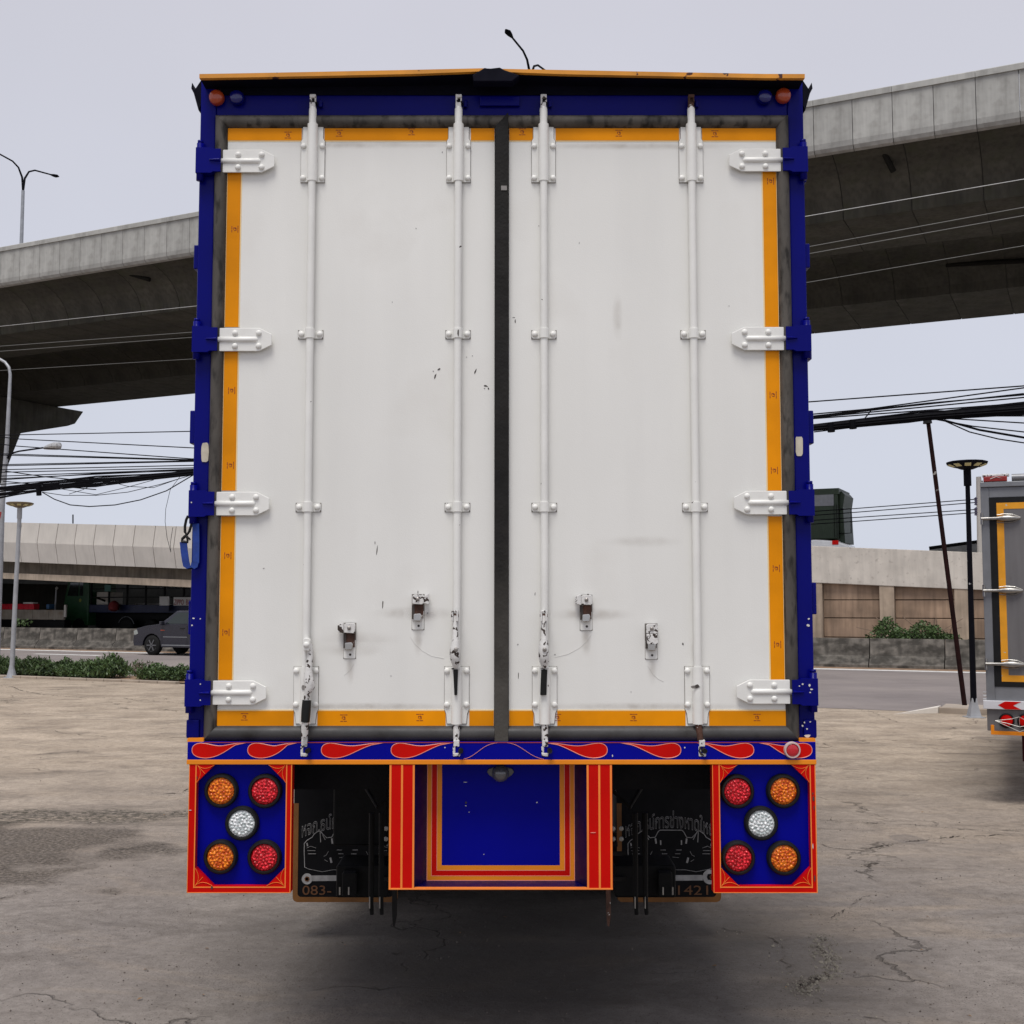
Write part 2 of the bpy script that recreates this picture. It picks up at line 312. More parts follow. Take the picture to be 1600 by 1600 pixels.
    sc2 = N.new('ShaderNodeVectorMath'); sc2.operation = 'SCALE'; sc2.inputs['Scale'].default_value = 1.3; Lk(nz.outputs['Color'], sc2.inputs[0]); Lk(pos, ds.inputs[0]); Lk(sc2.outputs[0], ds.inputs[1]); Lk(ds.outputs[0], vo.inputs['Vector'])
    ck = math_('MULTIPLY', rng(vo.outputs['Distance'], 0.0045, 0.001), rng(noise(0.8, 3, mp((1, 1, 1), (2, 7, 0))), 0.46, 0.54))
    base = mixc(math_('MULTIPLY', ck, 0.45), base, (0.05, 0.04, 0.03))
    Lk(base, b.inputs['Base Color']); Lk(rng(noise(2.0, 5), 0.3, 0.7, 0.62, 0.92), b.inputs['Roughness'])
    hh = math_('ADD', math_('MULTIPLY', noise(26, 8, None, 0, 0.7), 0.7), math_('MULTIPLY', math_('SUBTRACT', 1.0, ck), 1.2))
    hh = math_('ADD', hh, math_('MULTIPLY', patch, math_('MULTIPLY', noise(30, 3), 1.8)))
    hh = math_('ADD', hh, math_('MULTIPLY', noise(2.2, 10, mp((0.7, 1.1, 1)), 0, 0.65), 2.5))
    bn = N.new('ShaderNodeBump'); bn.inputs['Strength'].default_value = 0.9; bn.inputs['Distance'].default_value = 0.016; Lk(hh, bn.inputs['Height']); Lk(bn.outputs[0], b.inputs['Normal'])
    return m
M_yard = yard_mat()
M_land = pmat('far_land', (0.20, 0.18, 0.15), 0.95, var=0.3, vs=0.2, world=True)
def road_mat():
    m = pmat('asphalt', (0.205, 0.178, 0.170), 0.85, var=0.10, vs=0.8, bump=0.3, bs=90, world=True, dirt=((0.31, 0.27, 0.245), 0.35, 0.45, 0.7, 0.5)); return m
M_road = road_mat()
sheet('ground', [Vector((-900, -60, 0)), Vector((900, -60, 0)), Vector((900, 1400, 0)), Vector((-900, 1400, 0))], -0.02, M_land)
# the yard is a little uneven: a real grid, flat under the vehicles
def yard():
    m = MB(); q0, q1 = -70.0, 22.1
    pts = []
    xs = [-70 + i * 2.0 for i in range(71)]; qs = [-14 + j * 0.95 for j in range(39)]; qs[-1] = q1
    for q in qs:
        for s in xs:
            p = sq(s, q); pts.append((p.x, p.y, 0.0))
    nx = len(xs); fs = [(j * nx + i, j * nx + i + 1, (j + 1) * nx + i + 1, (j + 1) * nx + i) for j in range(len(qs) - 1) for i in range(nx - 1)]
    m.add(pts, fs); return struct(m.build('yard_pavement', M_yard))
yard()
QB = 36.5
sheet('road', [sq(-260, 22.1), sq(130, 22.1), sq(130, QB + 9), sq(-260, QB + 9)], 0.004, M_road)
def strip(name, s0, s1, qa, qb, z, mat): return sheet(name, [sq(s0, qa), sq(s1, qa), sq(s1, qb), sq(s0, qb)], z, mat)
strip('road_marking', -260, 130, QB - 1.75, QB - 1.15, 0.008, M_line)
sA = sof(60, 32.6); sB = sof(163, 32.6)
for k in range(-4, 1):
    strip('road_marking', sA + k * 9.0, sA + k * 9.0 + (sB - sA), 32.35, 32.75, 0.008, M_line)
strip('dust_strip', -260, 130, QB - 1.1, QB - 0.1, 0.008, M_soil)
# kerb and planted verge
def kerb(s0, s1, n, name='kerb'):
    L_ = (s1 - s0) / n
    root = struct(thing(name, sq((s0 + s1) / 2, 22.2), None, None)) if False else None
    me = None
    for i in range(n):
        m = MB(); a = s0 + i * L_ + 0.008; b = s0 + (i + 1) * L_ - 0.008
        hk = 0.035 if s0 < -5 else 0.055; m.obox(sq((a + b) / 2, 22.02, hk - 0.01), EQ, NQ, Vector((0, 0, 1)), (b - a) / 2, 0.08, hk)
        struct(m.build(name, M_kerb, None, 0.012))
sK0 = sof(-120, 22.1); sK1 = sof(285, 22.1)
kerb(sK0, sK1, 16)
strip('verge', sK0 - 30, sK1 + 3.0, 22.1, 23.6, 0.03, M_soil)
sR0 = sof(1462, 22.1)
kerb(sR0, sR0 + 14, 14)
strip('verge_right', sR0, sR0 + 14, 22.1, 23.2, 0.07, pmat('dusty_slab', (0.40, 0.34, 0.28), 0.9, var=0.15, vs=2, bump=0.3, bs=20, world=True))
mm_ = MB(); a = sof(1400, 22.1); mm_.add([sq(a, 21.4, 0.001), sq(sR0, 21.95, 0.001), sq(sR0, 22.35, 0.001), sq(sR0, 21.95, 0.105), sq(sR0, 22.35, 0.105)], [(0, 3, 4), (0, 1, 3), (0, 4, 2), (1, 2, 4, 3)])
struct(mm_.build('kerb_ramp', M_con_lt))

# ================================================================== FLYOVER
KF = 1.30
ZS = CAMH + 10.5 * KF                                # soffit
def q_of(py, zrel): r = ray(800, py); return zrel / r.z * r.dot(NQ)
qs1, qs1f, qs2, qs2f = q_of(414, 10.5 * KF), q_of(461, 10.5 * KF), q_of(532, 10.5 * KF), q_of(567, 10.5 * KF)
qp = 31.0 * KF
zpb = atq(800, 316, qp).z; zpt = atq(800, 242, qp).z
fl = thing('flyover', sq(-30, 47, 0), 'grey concrete highway flyover crossing high behind the blue truck', 'flyover')
S0, S1 = -190.0, 60.0
def prof_prism(poly, s0, s1): m = MB(); m.prism(poly, s0, s1, lambda u, v, a: sq(a, u, v)); return m
def cove(q_out, z_out, q_in, z_in, n=7):              # wing underside sweeping down into the web
    P = []
    for i in range(n + 1):
        t = i / n; P.append((q_out + (q_in - q_out) * math.sin(t * math.pi / 2) ** 1.0, z_out + (z_in - z_out) * (1 - math.cos(t * math.pi / 2))))
    return P
zdeck = zpb + 0.35
def girder(qa, qb, qwa, qwb):
    seg = 1.8 * KF; n = int((S1 - S0) / seg); shared = None
    left = cove(qwa, zpb + 0.06, qa, ZS); right = cove(qwb, zpb + 0.06, qb, ZS)[::-1]
    poly = left + right + [(qwb, zdeck), (qwa, zdeck)]
    m = MB(); m.prism(poly, 0.0, seg - 0.03, lambda u, v, a: EQ * a + NQ * u + Vector((0, 0, v)))
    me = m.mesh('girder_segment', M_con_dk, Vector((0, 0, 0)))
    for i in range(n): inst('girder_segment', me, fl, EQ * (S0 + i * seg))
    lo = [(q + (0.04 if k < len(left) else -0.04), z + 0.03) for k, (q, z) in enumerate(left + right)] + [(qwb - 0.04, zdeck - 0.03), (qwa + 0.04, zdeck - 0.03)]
    prof_prism(lo, S0, S1).build('girder_core', pmat('girder_joint', (0.05, 0.048, 0.042), 0.9), fl)  # dark core fills the joints between girder segments
midq = (qs1f + qs2) / 2
girder(qs1, qs1f, qp + 0.12, midq - 0.05)
girder(qs2, qs2f, midq + 0.05, qs2f + (qs1 - qp))
# parapet panels, each its own slab with a rounded lower lip and a coping
PL = 1.0 * KF
pp = [(qp + 0.30, zpb + 0.30), (qp + 0.42, zpb + 0.04), (qp + 0.30, zpb - 0.04), (qp + 0.12, zpb - 0.01), (qp + 0.03, zpb + 0.10), (qp, zpb + 0.28), (qp, zpt - 0.22), (qp + 0.2, zpt - 0.22), (qp + 0.30, zpt - 0.22)]
m = MB(); m.prism(pp, 0.0, PL - 0.02, lambda u, v, a: EQ * a + NQ * u + Vector((0, 0, v))); mep = m.mesh('parapet_panel', M_con_hi)
cp = [(qp - 0.06, zpt - 0.22), (qp - 0.06, zpt - 0.03), (qp - 0.03, zpt), (qp + 0.33, zpt), (qp + 0.33, zpt - 0.22)]
m = MB(); m.prism(cp, 0.0, PL * 2 - 0.012, lambda u, v, a: EQ * a + NQ * u + Vector((0, 0, v))); mec = m.mesh('coping', M_con_hi)
n = int((S1 - S0) / PL)
for i in range(n):
    inst('parapet_panel', mep, fl, EQ * (S0 + i * PL))
    if i % 2 == 0: inst('coping', mec, fl, EQ * (S0 + i * PL))
qfar = qs2f + (qs1 - qp)
prof_prism([(qfar - 0.3, zdeck), (qfar - 0.3, zpt), (qfar + 0.02, zpt), (qfar + 0.02, zpb)], S0, S1).build('far_parapet', M_con_hi, fl)
prof_prism([(midq - 0.3, zdeck), (midq - 0.15, zdeck + 0.9), (midq + 0.15, zdeck + 0.9), (midq + 0.3, zdeck)], S0, S1).build('median_barrier', M_con_hi, fl)
# drain pipes under the wings
for (ax, ay, bx, by) in ((172, 419, 234, 437), (1378, 232, 1396, 268), (1478, 414, 1600, 408)):
    if ay > 400 and ax > 1000: qa_, qb_ = qs2 - 2.2, qs2 - 2.2; a_ = atq(ax, ay, qs2 - 0.9); b_ = atq(1650, 405, qs2 - 0.9)
    else: a_ = atq(ax, ay, qp + 0.9); b_ = atq(bx, by, qs1 - 1.0)
    MB().tube([a_, b_], 0.10, 10).build('drain_pipe', pmat('drain_grime', (0.014, 0.013, 0.011), 0.9, spec=0.1), fl, smooth=True)
# pier with hammerhead cap
tip = atq(130, 640, qs2f + 1.7 * KF); sP = tip.dot(EQ)
def qat(px, py):                                       # q where the plane s = sP is met by a pixel's ray, and its z
    r = ray(px, py); P = CAM + r * (sP / r.dot(EQ)); return P.dot(NQ), P.z
q1_, z1_ = qat(131, 643); q2_, z2_ = qat(115, 667); q3_, z3_ = qat(33, 677); q4_, z4_ = qat(0, 760)
qc = (qs1 + qs2f) / 2
qb_, zb_ = q4_ - 0.6, z4_ - 6
half = [(q1_ - 1.6, ZS - 0.02), (q1_, z1_), (q2_ + 0.15, z2_ + 0.25), (q2_ - 0.5, z2_), (q3_, z3_), (q4_, z4_), (q4_ - 0.3, 0.0)]
poly = half + [(2 * qc - a, b) for a, b in half[::-1]]
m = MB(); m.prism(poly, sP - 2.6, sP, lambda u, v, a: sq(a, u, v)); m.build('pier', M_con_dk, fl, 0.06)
m = MB(); m.prism([(u, v) for u, v in poly], sP + 52, sP + 54.6, lambda u, v, a: sq(a, u, v)); 

# ================================================================== RAMP behind the road
QR = 45.0
def zramp(s, tab):
    (s0, z0), (s1, z1) = tab; return z0 + (z1 - z0) * (s - s0) / (s1 - s0)
def line(pxa, pya, pxb, pyb, q=QR):
    A = atq(pxa, pya, q); B = atq(pxb, pyb, q); return ((A.dot(EQ), A.z), (B.dot(EQ), B.z))
Ltop, Lknee, Lbot, Lrec, Lbeam = line(0, 816, 290, 822.5), line(0, 847, 290, 856.5), line(0, 877, 290, 888.5), line(0, 895, 290, 906), line(0, 904, 290, 917.5)
rp = thing('access_ramp', sq(-35, QR, 0), 'pale concrete elevated ramp with faceted parapet panels behind the grey pickup', 'ramp')
sL0 = -95.0; sLm = sof(760, QR)
pl = 1.30; i = 0; s = sL0
jo = sof(60, QR); s = jo - 38 * pl
while s < sLm:
    a, b = s + 0.02, s + pl - 0.02
    def zz(t, x): return zramp(x, t)
    vs = []
    for x in (a, b):
        for (dq, T, dz) in ((0.0, Ltop, 0), (-0.16, Lknee, 0), (0.06, Lbot, 0), (0.45, Lbot, 0.0), (0.30, Ltop, 0)):
            vs.append(sq(x, QR + dq, zz(T, x) + dz))
    MB().add(vs, [(0, 1, 6, 5), (1, 2, 7, 6), (2, 3, 8, 7), (3, 4, 9, 8), (4, 0, 5, 9), (0, 4, 3, 2, 1), (5, 6, 7, 8, 9)]).build('parapet_panel', M_con_lt, rp)
    s += pl
def rampslab(name, T0, T1, d0, d1, mat, sa=sL0, sb=None):
    sb = sLm if sb is None else sb; vs = []
    for x in (sa, sb):
        vs += [sq(x, QR + d0, zramp(x, T0)), sq(x, QR + d1, zramp(x, T0)), sq(x, QR + d1, zramp(x, T1)), sq(x, QR + d0, zramp(x, T1))]
    return MB().add(vs, [(0, 1, 2, 3), (7, 6, 5, 4), (0, 4, 5, 1), (1, 5, 6, 2), (2, 6, 7, 3), (3, 7, 4, 0)]).build(name, mat, rp)
rampslab('panel_backing', Ltop, Lbot, 0.10, 0.28, pmat('ramp_joint', (0.16, 0.15, 0.14), 0.9))
rampslab('deck_slab', Lbot, Lrec, 0.9, 15.0, pmat('ramp_grimy', (0.17, 0.14, 0.105), 0.9, var=0.3, vs=1.5, streak=0.5))
rampslab('edge_beam', Lrec, Lbeam, 0.35, 1.1, pmat('ramp_beam', (0.42, 0.34, 0.26), 0.9, var=0.2, vs=1.5, streak=0.3))
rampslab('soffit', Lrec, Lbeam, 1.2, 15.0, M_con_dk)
for px_ in (-140, 300, 520, 760):
    sx = sof(px_, QR); MB().obox(sq(sx, QR + 6.5, 1.5), EQ, NQ, Vector((0, 0, 1)), 0.6, 5.5, 1.55).build('pier', M_con_dk, rp)
# solid ramp end on the right
rw = thing('retaining_wall', sq(5, QR, 0), 'beige retaining wall with rough parapet, pilasters and precast planks right of the blue truck', 'wall')
Rtop, Rbot, Rbase = line(1270, 853, 1535, 863.5), line(1270, 910.5, 1535, 922), line(1270, 995, 1535, 1001)
sa, sb = sof(765, QR), sof(1900, QR)
def seg_slab(m, x0, x1, T0, T1, d0, d1, zlo=None, zhi=None):
    vs = []
    for x in (x0, x1):
        zt = zramp(x, T0) if zhi is None else zhi(x); zb = zramp(x, T1) if zlo is None else zlo(x)
        vs += [sq(x, QR + d0, zt), sq(x, QR + d1, zt), sq(x, QR + d1, zb), sq(x, QR + d0, zb)]
    m.add(vs, [(0, 1, 2, 3), (7, 6, 5, 4), (0, 4, 5, 1), (1, 5, 6, 2), (2, 6, 7, 3), (3, 7, 4, 0)])
m = MB()
N_ = 60
for k in range(N_):
    x0 = sa + (sb - sa) * k / N_; x1 = sa + (sb - sa) * (k + 1) / N_
    if k == 0: ztop = [zramp(sa + (sb - sa) * i / N_, Rtop) for i in range(N_ + 1)]
seg_slab(m, sa, sb, Rtop, Rbot, 0.0, 0.35); m.build('parapet', M_con_wall, rw, 0.02)
# pilasters at px 1263-1285, 1373-1396, 1490-1513 ; bay ~ 116 px
p0, p1 = sof(1373, QR), sof(1396, QR); bay = (sof(1490, QR) - sof(1373, QR)); pw = p1 - p0
for k in range(-5, 5):
    x = p0 + k * bay; m = MB(); seg_slab(m, x, x + pw, Rbot, None, 0.03, 0.5, zlo=lambda x: 0.0); m.build('pilaster', M_pil, rw, 0.015)
    # planks
    xa, xb = x + pw + 0.01, x + bay - 0.01
    base = 0.2; zt = zramp(xb, Rbot); h = (zramp(x, Rbot) - base) / 4.0
    zc = base
    hgt = [atq(1350, v, QR).z for v in (997, 966.5, 938, 912)]
    levels = [0.0, hgt[0], hgt[1], hgt[2]]
    for j in range(4):
        lo = levels[j]; hi_ = levels[j + 1] if j < 3 else None
        m = MB(); dq = 0.22 + random.uniform(-0.02, 0.02)
        seg_slab(m, xa, xb, Rbot, None, dq, 0.46, zlo=lambda x, lo=lo: lo + 0.03, zhi=(lambda x, hi_=hi_: hi_) if hi_ else (lambda x: zramp(x, Rbot) + 0.02)); m.build('plank', M_plank, rw, 0.012)
m = MB(); seg_slab(m, sa, sb, Rbot, None, 0.44, 0.9, zlo=lambda x: 0.0); m.build('fill', pmat('joint_dark', (0.03, 0.025, 0.02), 0.9), rw)
m = MB(); vs = []
for x in (sa, sb): vs += [sq(x, QR + 0.35, zramp(x, Rtop) - 0.9), sq(x, QR + 15, zramp(x, Rtop) - 0.9), sq(x, QR + 15, 0), sq(x, QR + 0.95, 0)]
m.add(vs, [(0, 1, 2, 3), (7, 6, 5, 4), (0, 4, 5, 1), (1, 5, 6, 2), (2, 6, 7, 3), (3, 7, 4, 0)]); m.build('ramp_fill', M_con_wall, rw)

# ================================================================== jersey barrier
jb = thing('road_barrier', sq(-10, QB, 0), 'stained concrete jersey barrier along the far side of the road', 'barrier')
jp = [(QB - 0.28, 0.0), (QB - 0.28, 0.10), (QB - 0.06, 0.36), (QB + 0.02, 0.86), (QB + 0.20, 0.86), (QB + 0.28, 0.36), (QB + 0.45, 0.0)]
JL = 2.1; m = MB(); m.prism(jp, 0.0, JL - 0.03, lambda u, v, a: EQ * a + NQ * u + Vector((0, 0, v))); mej = m.mesh('barrier_block', M_jersey)
for i in range(70): inst('barrier_block', mej, jb, EQ * (-92 + i * JL) + Vector((0, 0, random.uniform(-0.012, 0.012))))

# ================================================================== MAIN TRUCK
YD = 4.70; XC = -0.041
tk = thing('box_truck', (XC, YD + 3.6, 0), 'big blue and white box truck seen from behind with red flames and round tail lamps', 'truck')
def Z(py, Y=YD): return at(783, py, Y).z
def X(px, py, Y=YD): return at(px, py, Y).x
zd = Z(1190); ztop = Z(118, YD - 0.15)
# body
MB().box(XC - 1.208, XC + 1.208, YD + 0.07, YD + 7.2, zd - 0.02, Z(135)).build('cargo_body', M_blue2, tk, 0.01)
b = MB().box(XC - 1.20, XC + 1.20, YD + 0.1, YD + 7.2, Z(135) + 0.002, Z(122)); b.build('roof', pmat('roof_metal', (0.5, 0.5, 0.5), 0.5), tk)
zg0, zg1 = Z(1158), Z(182)                             # gasket outer
for s_ in (-1, 1):
    x0, x1 = sorted((XC + s_ * 1.158, XC + s_ * 1.222)); b = MB().box(x0, x1, YD, YD + 0.09, Z(1155), Z(120)); b.build('corner_post', M_blue, tk, 0.006)
    x0, x1 = sorted((XC + s_ * 1.175, XC + s_ * 1.226)); MB().box(x0, x1, YD - 0.012, YD + 0.05, Z(1153), Z(1124)).build('post_foot', M_blue, tk, 0.006)
    x0, x1 = sorted((XC + s_ * 1.150, XC + s_ * 1.2125)); MB().box(x0, x1, YD - 0.038, YD + 0.04, Z(1159, YD - .03), Z(1153.5, YD - .03)).build('sill_stripe', M_yellowo, tk)
b = MB().box(XC - 1.157, XC + 1.157, YD + 0.004, YD + 0.08, zg1 - 0.004, Z(120)); b.build('header', M_blue, tk, 0.004)
MB().box(XC - 1.156, XC + 1.156, YD - 0.004, YD + 0.003, Z(149), Z(124)).build('lip_shadow_strip', M_under, tk, 0.003)  # dark strip painting the roof lip's shadow onto the header
# roof lip with the dented middle
def lip():
    m = MB(); n = 60; YL = YD - 0.10; zb = at(783, 122, YL).z; zt = at(783, 115.5, YL).z; x0, x1 = X(311.5, 118, YL), X(1257.5, 118, YL)
    top = []
    for i in range(n + 1):
        x = x0 + (x1 - x0) * i / n; d = (x - XC) / 1.23
        px = 783 + (x - XC) * 383
        rise = 0.024 * max(0, 1 - abs(px - 765) / 440.0) ** 1.1 if px < 765 else 0.022 * max(0, 1 - abs(px - 765) / 420.0)
        dent = 0.0
        top.append((x, rise))
    vs = []; fs = []
    for x, r_ in top:
        k = 0.55 + 0.45 * min(1.0, abs(x - (XC - 0.045)) / 0.30)
        vs += [(x, YL, zb + r_ + (1 - k) * 0.012), (x, YL, zt + r_), (x, YL + 0.02, zt + r_ + 0.004), (x, YL + 0.02, zb + r_ + (1 - k) * 0.012)]
    for i in range(n):
        A = i * 4; fs += [(A + a, A + (a + 1) % 4, A + 4 + (a + 1) % 4, A + 4 + a) for a in range(4)]
    fs += [(0, 3, 2, 1), tuple(n * 4 + k for k in range(4))]
    m.add(vs, fs); m.build('roof_lip_edge', pmat('lip_yellow', (0.66, 0.27, 0.02), 0.5, var=0.2, vs=6, chips=((0.07, 0.02, 0.015), 13, 0.66)), tk)
    vs = []; fs = []
    for x, r_ in top: vs += [(x, YL + 0.022, zb + r_ + 0.002), (x, YL + 0.022, zt + r_), (x, YD + 0.12, zt + r_), (x, YD + 0.12, zb + r_ * 0.3 - 0.006)]
    for i in range(n):
        A = i * 4; fs += [(A + a, A + (a + 1) % 4, A + 4 + (a + 1) % 4, A + 4 + a) for a in range(4)]
    fs += [(0, 3, 2, 1), tuple(n * 4 + k for k in range(4))]
    MB().add(vs, fs).build('roof_lip', M_under, tk)
    dm = MB(); P = [(738, 117), (750, 110), (757, 105.5), (764, 107), (772, 106), (781, 105), (788, 109), (800, 113), (812, 118), (800, 127), (740, 127)]
    dm.xz([(at(a, b_, YL - 0.006).x, at(a, b_, YL - 0.006).z) for a, b_ in P], YL - 0.006, YL + 0.05); dm.build('bent_lip_patch', M_under, tk, 0.003)
lip()
for s_ in (-1, 1):                                     # bent gutter wings at the top corners
    P = [(1.222, 165), (1.250, 140), (1.258, 129), (1.261, 138), (1.250, 146), (1.230, 172)]
    pts = [(XC + s_ * a, Z(py)) for a, py in P]
    MB().xz(pts, YD + 0.0, YD + 0.30).build('gutter_end', M_under, tk)
    MB().xz([(XC + s_ * 1.218, Z(120)), (XC + s_ * 1.252, Z(140)), (XC + s_ * 1.228, Z(166)), (XC + s_ * 1.218, Z(166))], YD + 0.01, YD + 0.03).build('gutter_web', M_under, tk)
    MB().box(*sorted((XC + s_ * 1.2085, XC + s_ * 1.2085 + s_ * 0.028)), YD + 0.12, YD + 7.1, Z(150), Z(138)).build('gutter', M_blue, tk)
# header plate, round marker lamps
MB().box(X(750, 160), X(812, 160), YD - 0.012, YD + 0.003, Z(167), Z(152)).build('header_plate', M_blue, tk, 0.003)
M_amb = pmat('amber_plastic', (0.38, 0.05, 0.012), 0.25, var=0.1, vs=30, coat=0.5); M_blup = pmat('blue_plastic', (0.002, 0.004, 0.13), 0.25, var=0.1, vs=30, coat=0.5)
def dome(name, px, py, r_, mat, parent=None, Y=YD, bez=None, h=0.6):
    c = at(px, py, Y); m = MB(); m.lathe([(r_, 0), (r_, 0.012), (r_ * 0.92, 0.012 + h * r_ * 0.5), (r_ * 0.7, 0.012 + h * r_ * 0.85), (r_ * 0.35, 0.012 + h * r_), (0.001, 0.012 + h * r_ * 1.03)], c, (0, -1, 0), 24)
    o = m.build(name, mat, parent or tk, smooth=True)
    if bez: MB().lathe([(r_ * 1.0, 0.0), (r_ * 1.28, 0.0), (r_ * 1.28, 0.012), (r_ * 1.18, 0.018), (r_ * 1.0, 0.018), (r_ * 1.0, 0.0)], c, (0, -1, 0), 28).build('lamp_rim', bez, o, smooth=True)
    return o
dome('marker_lamp', 339.5, 154, 0.031, M_amb, Y=YD - 0.005); dome('marker_lamp', 371, 154, 0.030, M_blup, Y=YD - 0.005)
dome('marker_lamp', 1223, 151, 0.031, M_amb, Y=YD - 0.005); dome('marker_lamp', 1194, 153, 0.030, M_blup, Y=YD - 0.005)
# doors: panel + gasket + tape
GO, TO, TI = 1.157, 1.1055, 1.0505
zt0, zt1 = Z(202), Z(1134)                             # tape outer top/bottom
ztI, zbI = Z(221), Z(1110.5)
gi = 0.0                                               # centre gap
doors = {}
for s_ in (-1, 1):
    lbl = 'left door leaf with the wider amber tape' if False else None
    x_in = XC + (-0.028 if s_ < 0 else 0.028); x_out = XC + s_ * (TO + 0.01)
    x0, x1 = sorted((x_in, x_out))
    d = MB().box(x0, x1, YD - 0.010, YD + 0.04, zt1 - 0.01, zt0 + 0.01).build('door', M_white, tk, 0.002); doors[s_] = d
    yt0, yt1 = YD - 0.0125, YD - 0.0095
    # tape strips: edge cream band under amber band
    def tp(xa, xb, za, zb):
        xa, xb = sorted((xa, xb)); MB().box(xa, xb, yt0, yt1, za, zb).build('tape_strip', M_tape, d)
    def te(xa, xb, za, zb):
        xa, xb = sorted((xa, xb)); MB().box(xa, xb, yt0 + 0.001, yt1, za, zb).build('tape_border', M_tapedge, d)
    def x_(k): return XC + s_ * k
    rods = (0.171, 0.770)
    cuts = [0.030, 0.171 - 0.046, 0.171 + 0.046, 0.7615 - 0.046, 0.7615 + 0.046, TO]
    for j in (0, 2, 4):
        tp(x_(cuts[j]), x_(cuts[j + 1]), ztI, zt0 - 0.001)
        te(x_(cuts[j]), x_(cuts[j + 1]), ztI - 0.005, ztI - 0.0005)
        tp(x_(cuts[j]), x_(cuts[j + 1]), zt1 + 0.001, zbI)
        te(x_(cuts[j]), x_(cuts[j + 1]), zbI + 0.0005, zbI + 0.005)
    hz = [Z(v) for v in (270, 512, 549, 767, 807, 1062)]
    for a_, b_ in ((0, 1), (2, 3), (4, 5)):
        tp(x_(TI), x_(TO - 0.002), hz[b_], hz[a_]); te(x_(TI - 0.005), x_(TI - 0.0005), hz[b_], hz[a_])
        te(x_(TO - 0.0018), x_(TO + 0.0005), hz[b_], hz[a_])
    # gaskets with mitred corners
    def gprof(P0, P1, P2, P3, name, mat, yo=0.0):      # quad outline, rounded proud face
        cx = [(P0[0] + P3[0]) / 2, (P1[0] + P2[0]) / 2]; m = MB(); n = 6; vs = []
        for (A, B) in ((P0, P3), (P1, P2)):
            for k in range(n + 1):
                t = k / n; vs.append((A[0] + (B[0] - A[0]) * t, YD - 0.012 - yo - 0.022 * math.sin(math.pi * t) ** 0.6, A[1] + (B[1] - A[1]) * t))
            vs.append((B[0], YD + 0.02, B[1])); vs.append((A[0], YD + 0.02, A[1]))
        q_ = n + 3; fs = [(i, i + 1, q_ + i + 1, q_ + i) for i in range(n + 2)] + [(n + 2, 0, q_, q_ + n + 2), tuple(range(q_)), tuple(range(2 * q_ - 1, q_ - 1, -1))]
        m.add(vs, fs); return m.build(name, mat, d, smooth=True)
    g = 0.001
    gprof((x_(GO), zg0 + 0.001), (x_(GO), zg1), (x_(TO), zt0), (x_(TO), zt1), 'gasket', M_gask)
    gprof((x_(GO) , zg1), (XC + 0.0262, zg1), (XC - 0.0262 if s_ < 0 else XC + 0.0268, zt0), (x_(TO), zt0), 'gasket', M_gask, 0.001)
    gprof((x_(GO), zg0 + 0.001), (x_(0.027), zg0 + 0.001), (x_(0.027), zt1), (x_(TO), zt1), 'gasket', M_gaskl, 0.001)
# centre gasket on the left leaf
m = MB(); m.xz([(XC - 0.0265, Z(1158) + 0.002), (XC + 0.0265, Z(1160)), (XC + 0.0265, zg1 + 0.004), (XC + 0.0235, zg1 + 0.002), (XC - 0.0265, zt0)], YD - 0.034, YD + 0.02)
M_cg_ = pmat('centre_rubber', (0.012, 0.011, 0.010), 0.6, var=0.35, vs=12, bump=0.2, bs=80, spec=0.2)
def spray(m_, z0, z1, col):
    n_ = m_.node_tree; b_ = n_.nodes['Principled BSDF']; lk = b_.inputs['Base Color'].links[0]; src = lk.from_socket
    g_ = n_.nodes.new('ShaderNodeNewGeometry'); sp__ = n_.nodes.new('ShaderNodeSeparateXYZ'); n_.links.new(g_.outputs['Position'], sp__.inputs[0])
    nz_ = n_.nodes.new('ShaderNodeTexNoise'); nz_.inputs['Scale'].default_value = 9; nz_.inputs['Detail'].default_value = 7; n_.links.new(g_.outputs['Position'], nz_.inputs['Vector'])
    ma = n_.nodes.new('ShaderNodeMath'); ma.operation = 'MULTIPLY_ADD'; ma.inputs[1].default_value = 0.8; n_.links.new(nz_.outputs['Fac'], ma.inputs[0]); n_.links.new(sp__.outputs['Z'], ma.inputs[2])
    mr = n_.nodes.new('ShaderNodeMapRange'); mr.inputs[1].default_value = z1 + 0.4; mr.inputs[2].default_value = z0 + 0.4; mr.inputs[3].default_value = 0; mr.inputs[4].default_value = 0.8; n_.links.new(ma.outputs[0], mr.inputs[0])
    mx = n_.nodes.new('ShaderNodeMix'); mx.data_type = 'RGBA'; n_.links.new(mr.outputs[0], mx.inputs[0]); n_.links.new(src, mx.inputs[6]); mx.inputs[7].default_value = tuple(col) + (1,); n_.links.new(mx.outputs[2], b_.inputs['Base Color'])
spray(M_cg_, 1.45, 2.2, (0.085, 0.078, 0.068)); spray(M_white, 1.30, 1.75, (0.66, 0.62, 0.56)) if False else None
m.build('centre_gasket', M_cg_, tk, 0.006)
MB().box(X(783, 298, YD - .036), X(792, 298, YD - .036), YD - 0.0365, YD - 0.034, Z(302), Z(295)).build('paint_scuff', M_steel, tk)
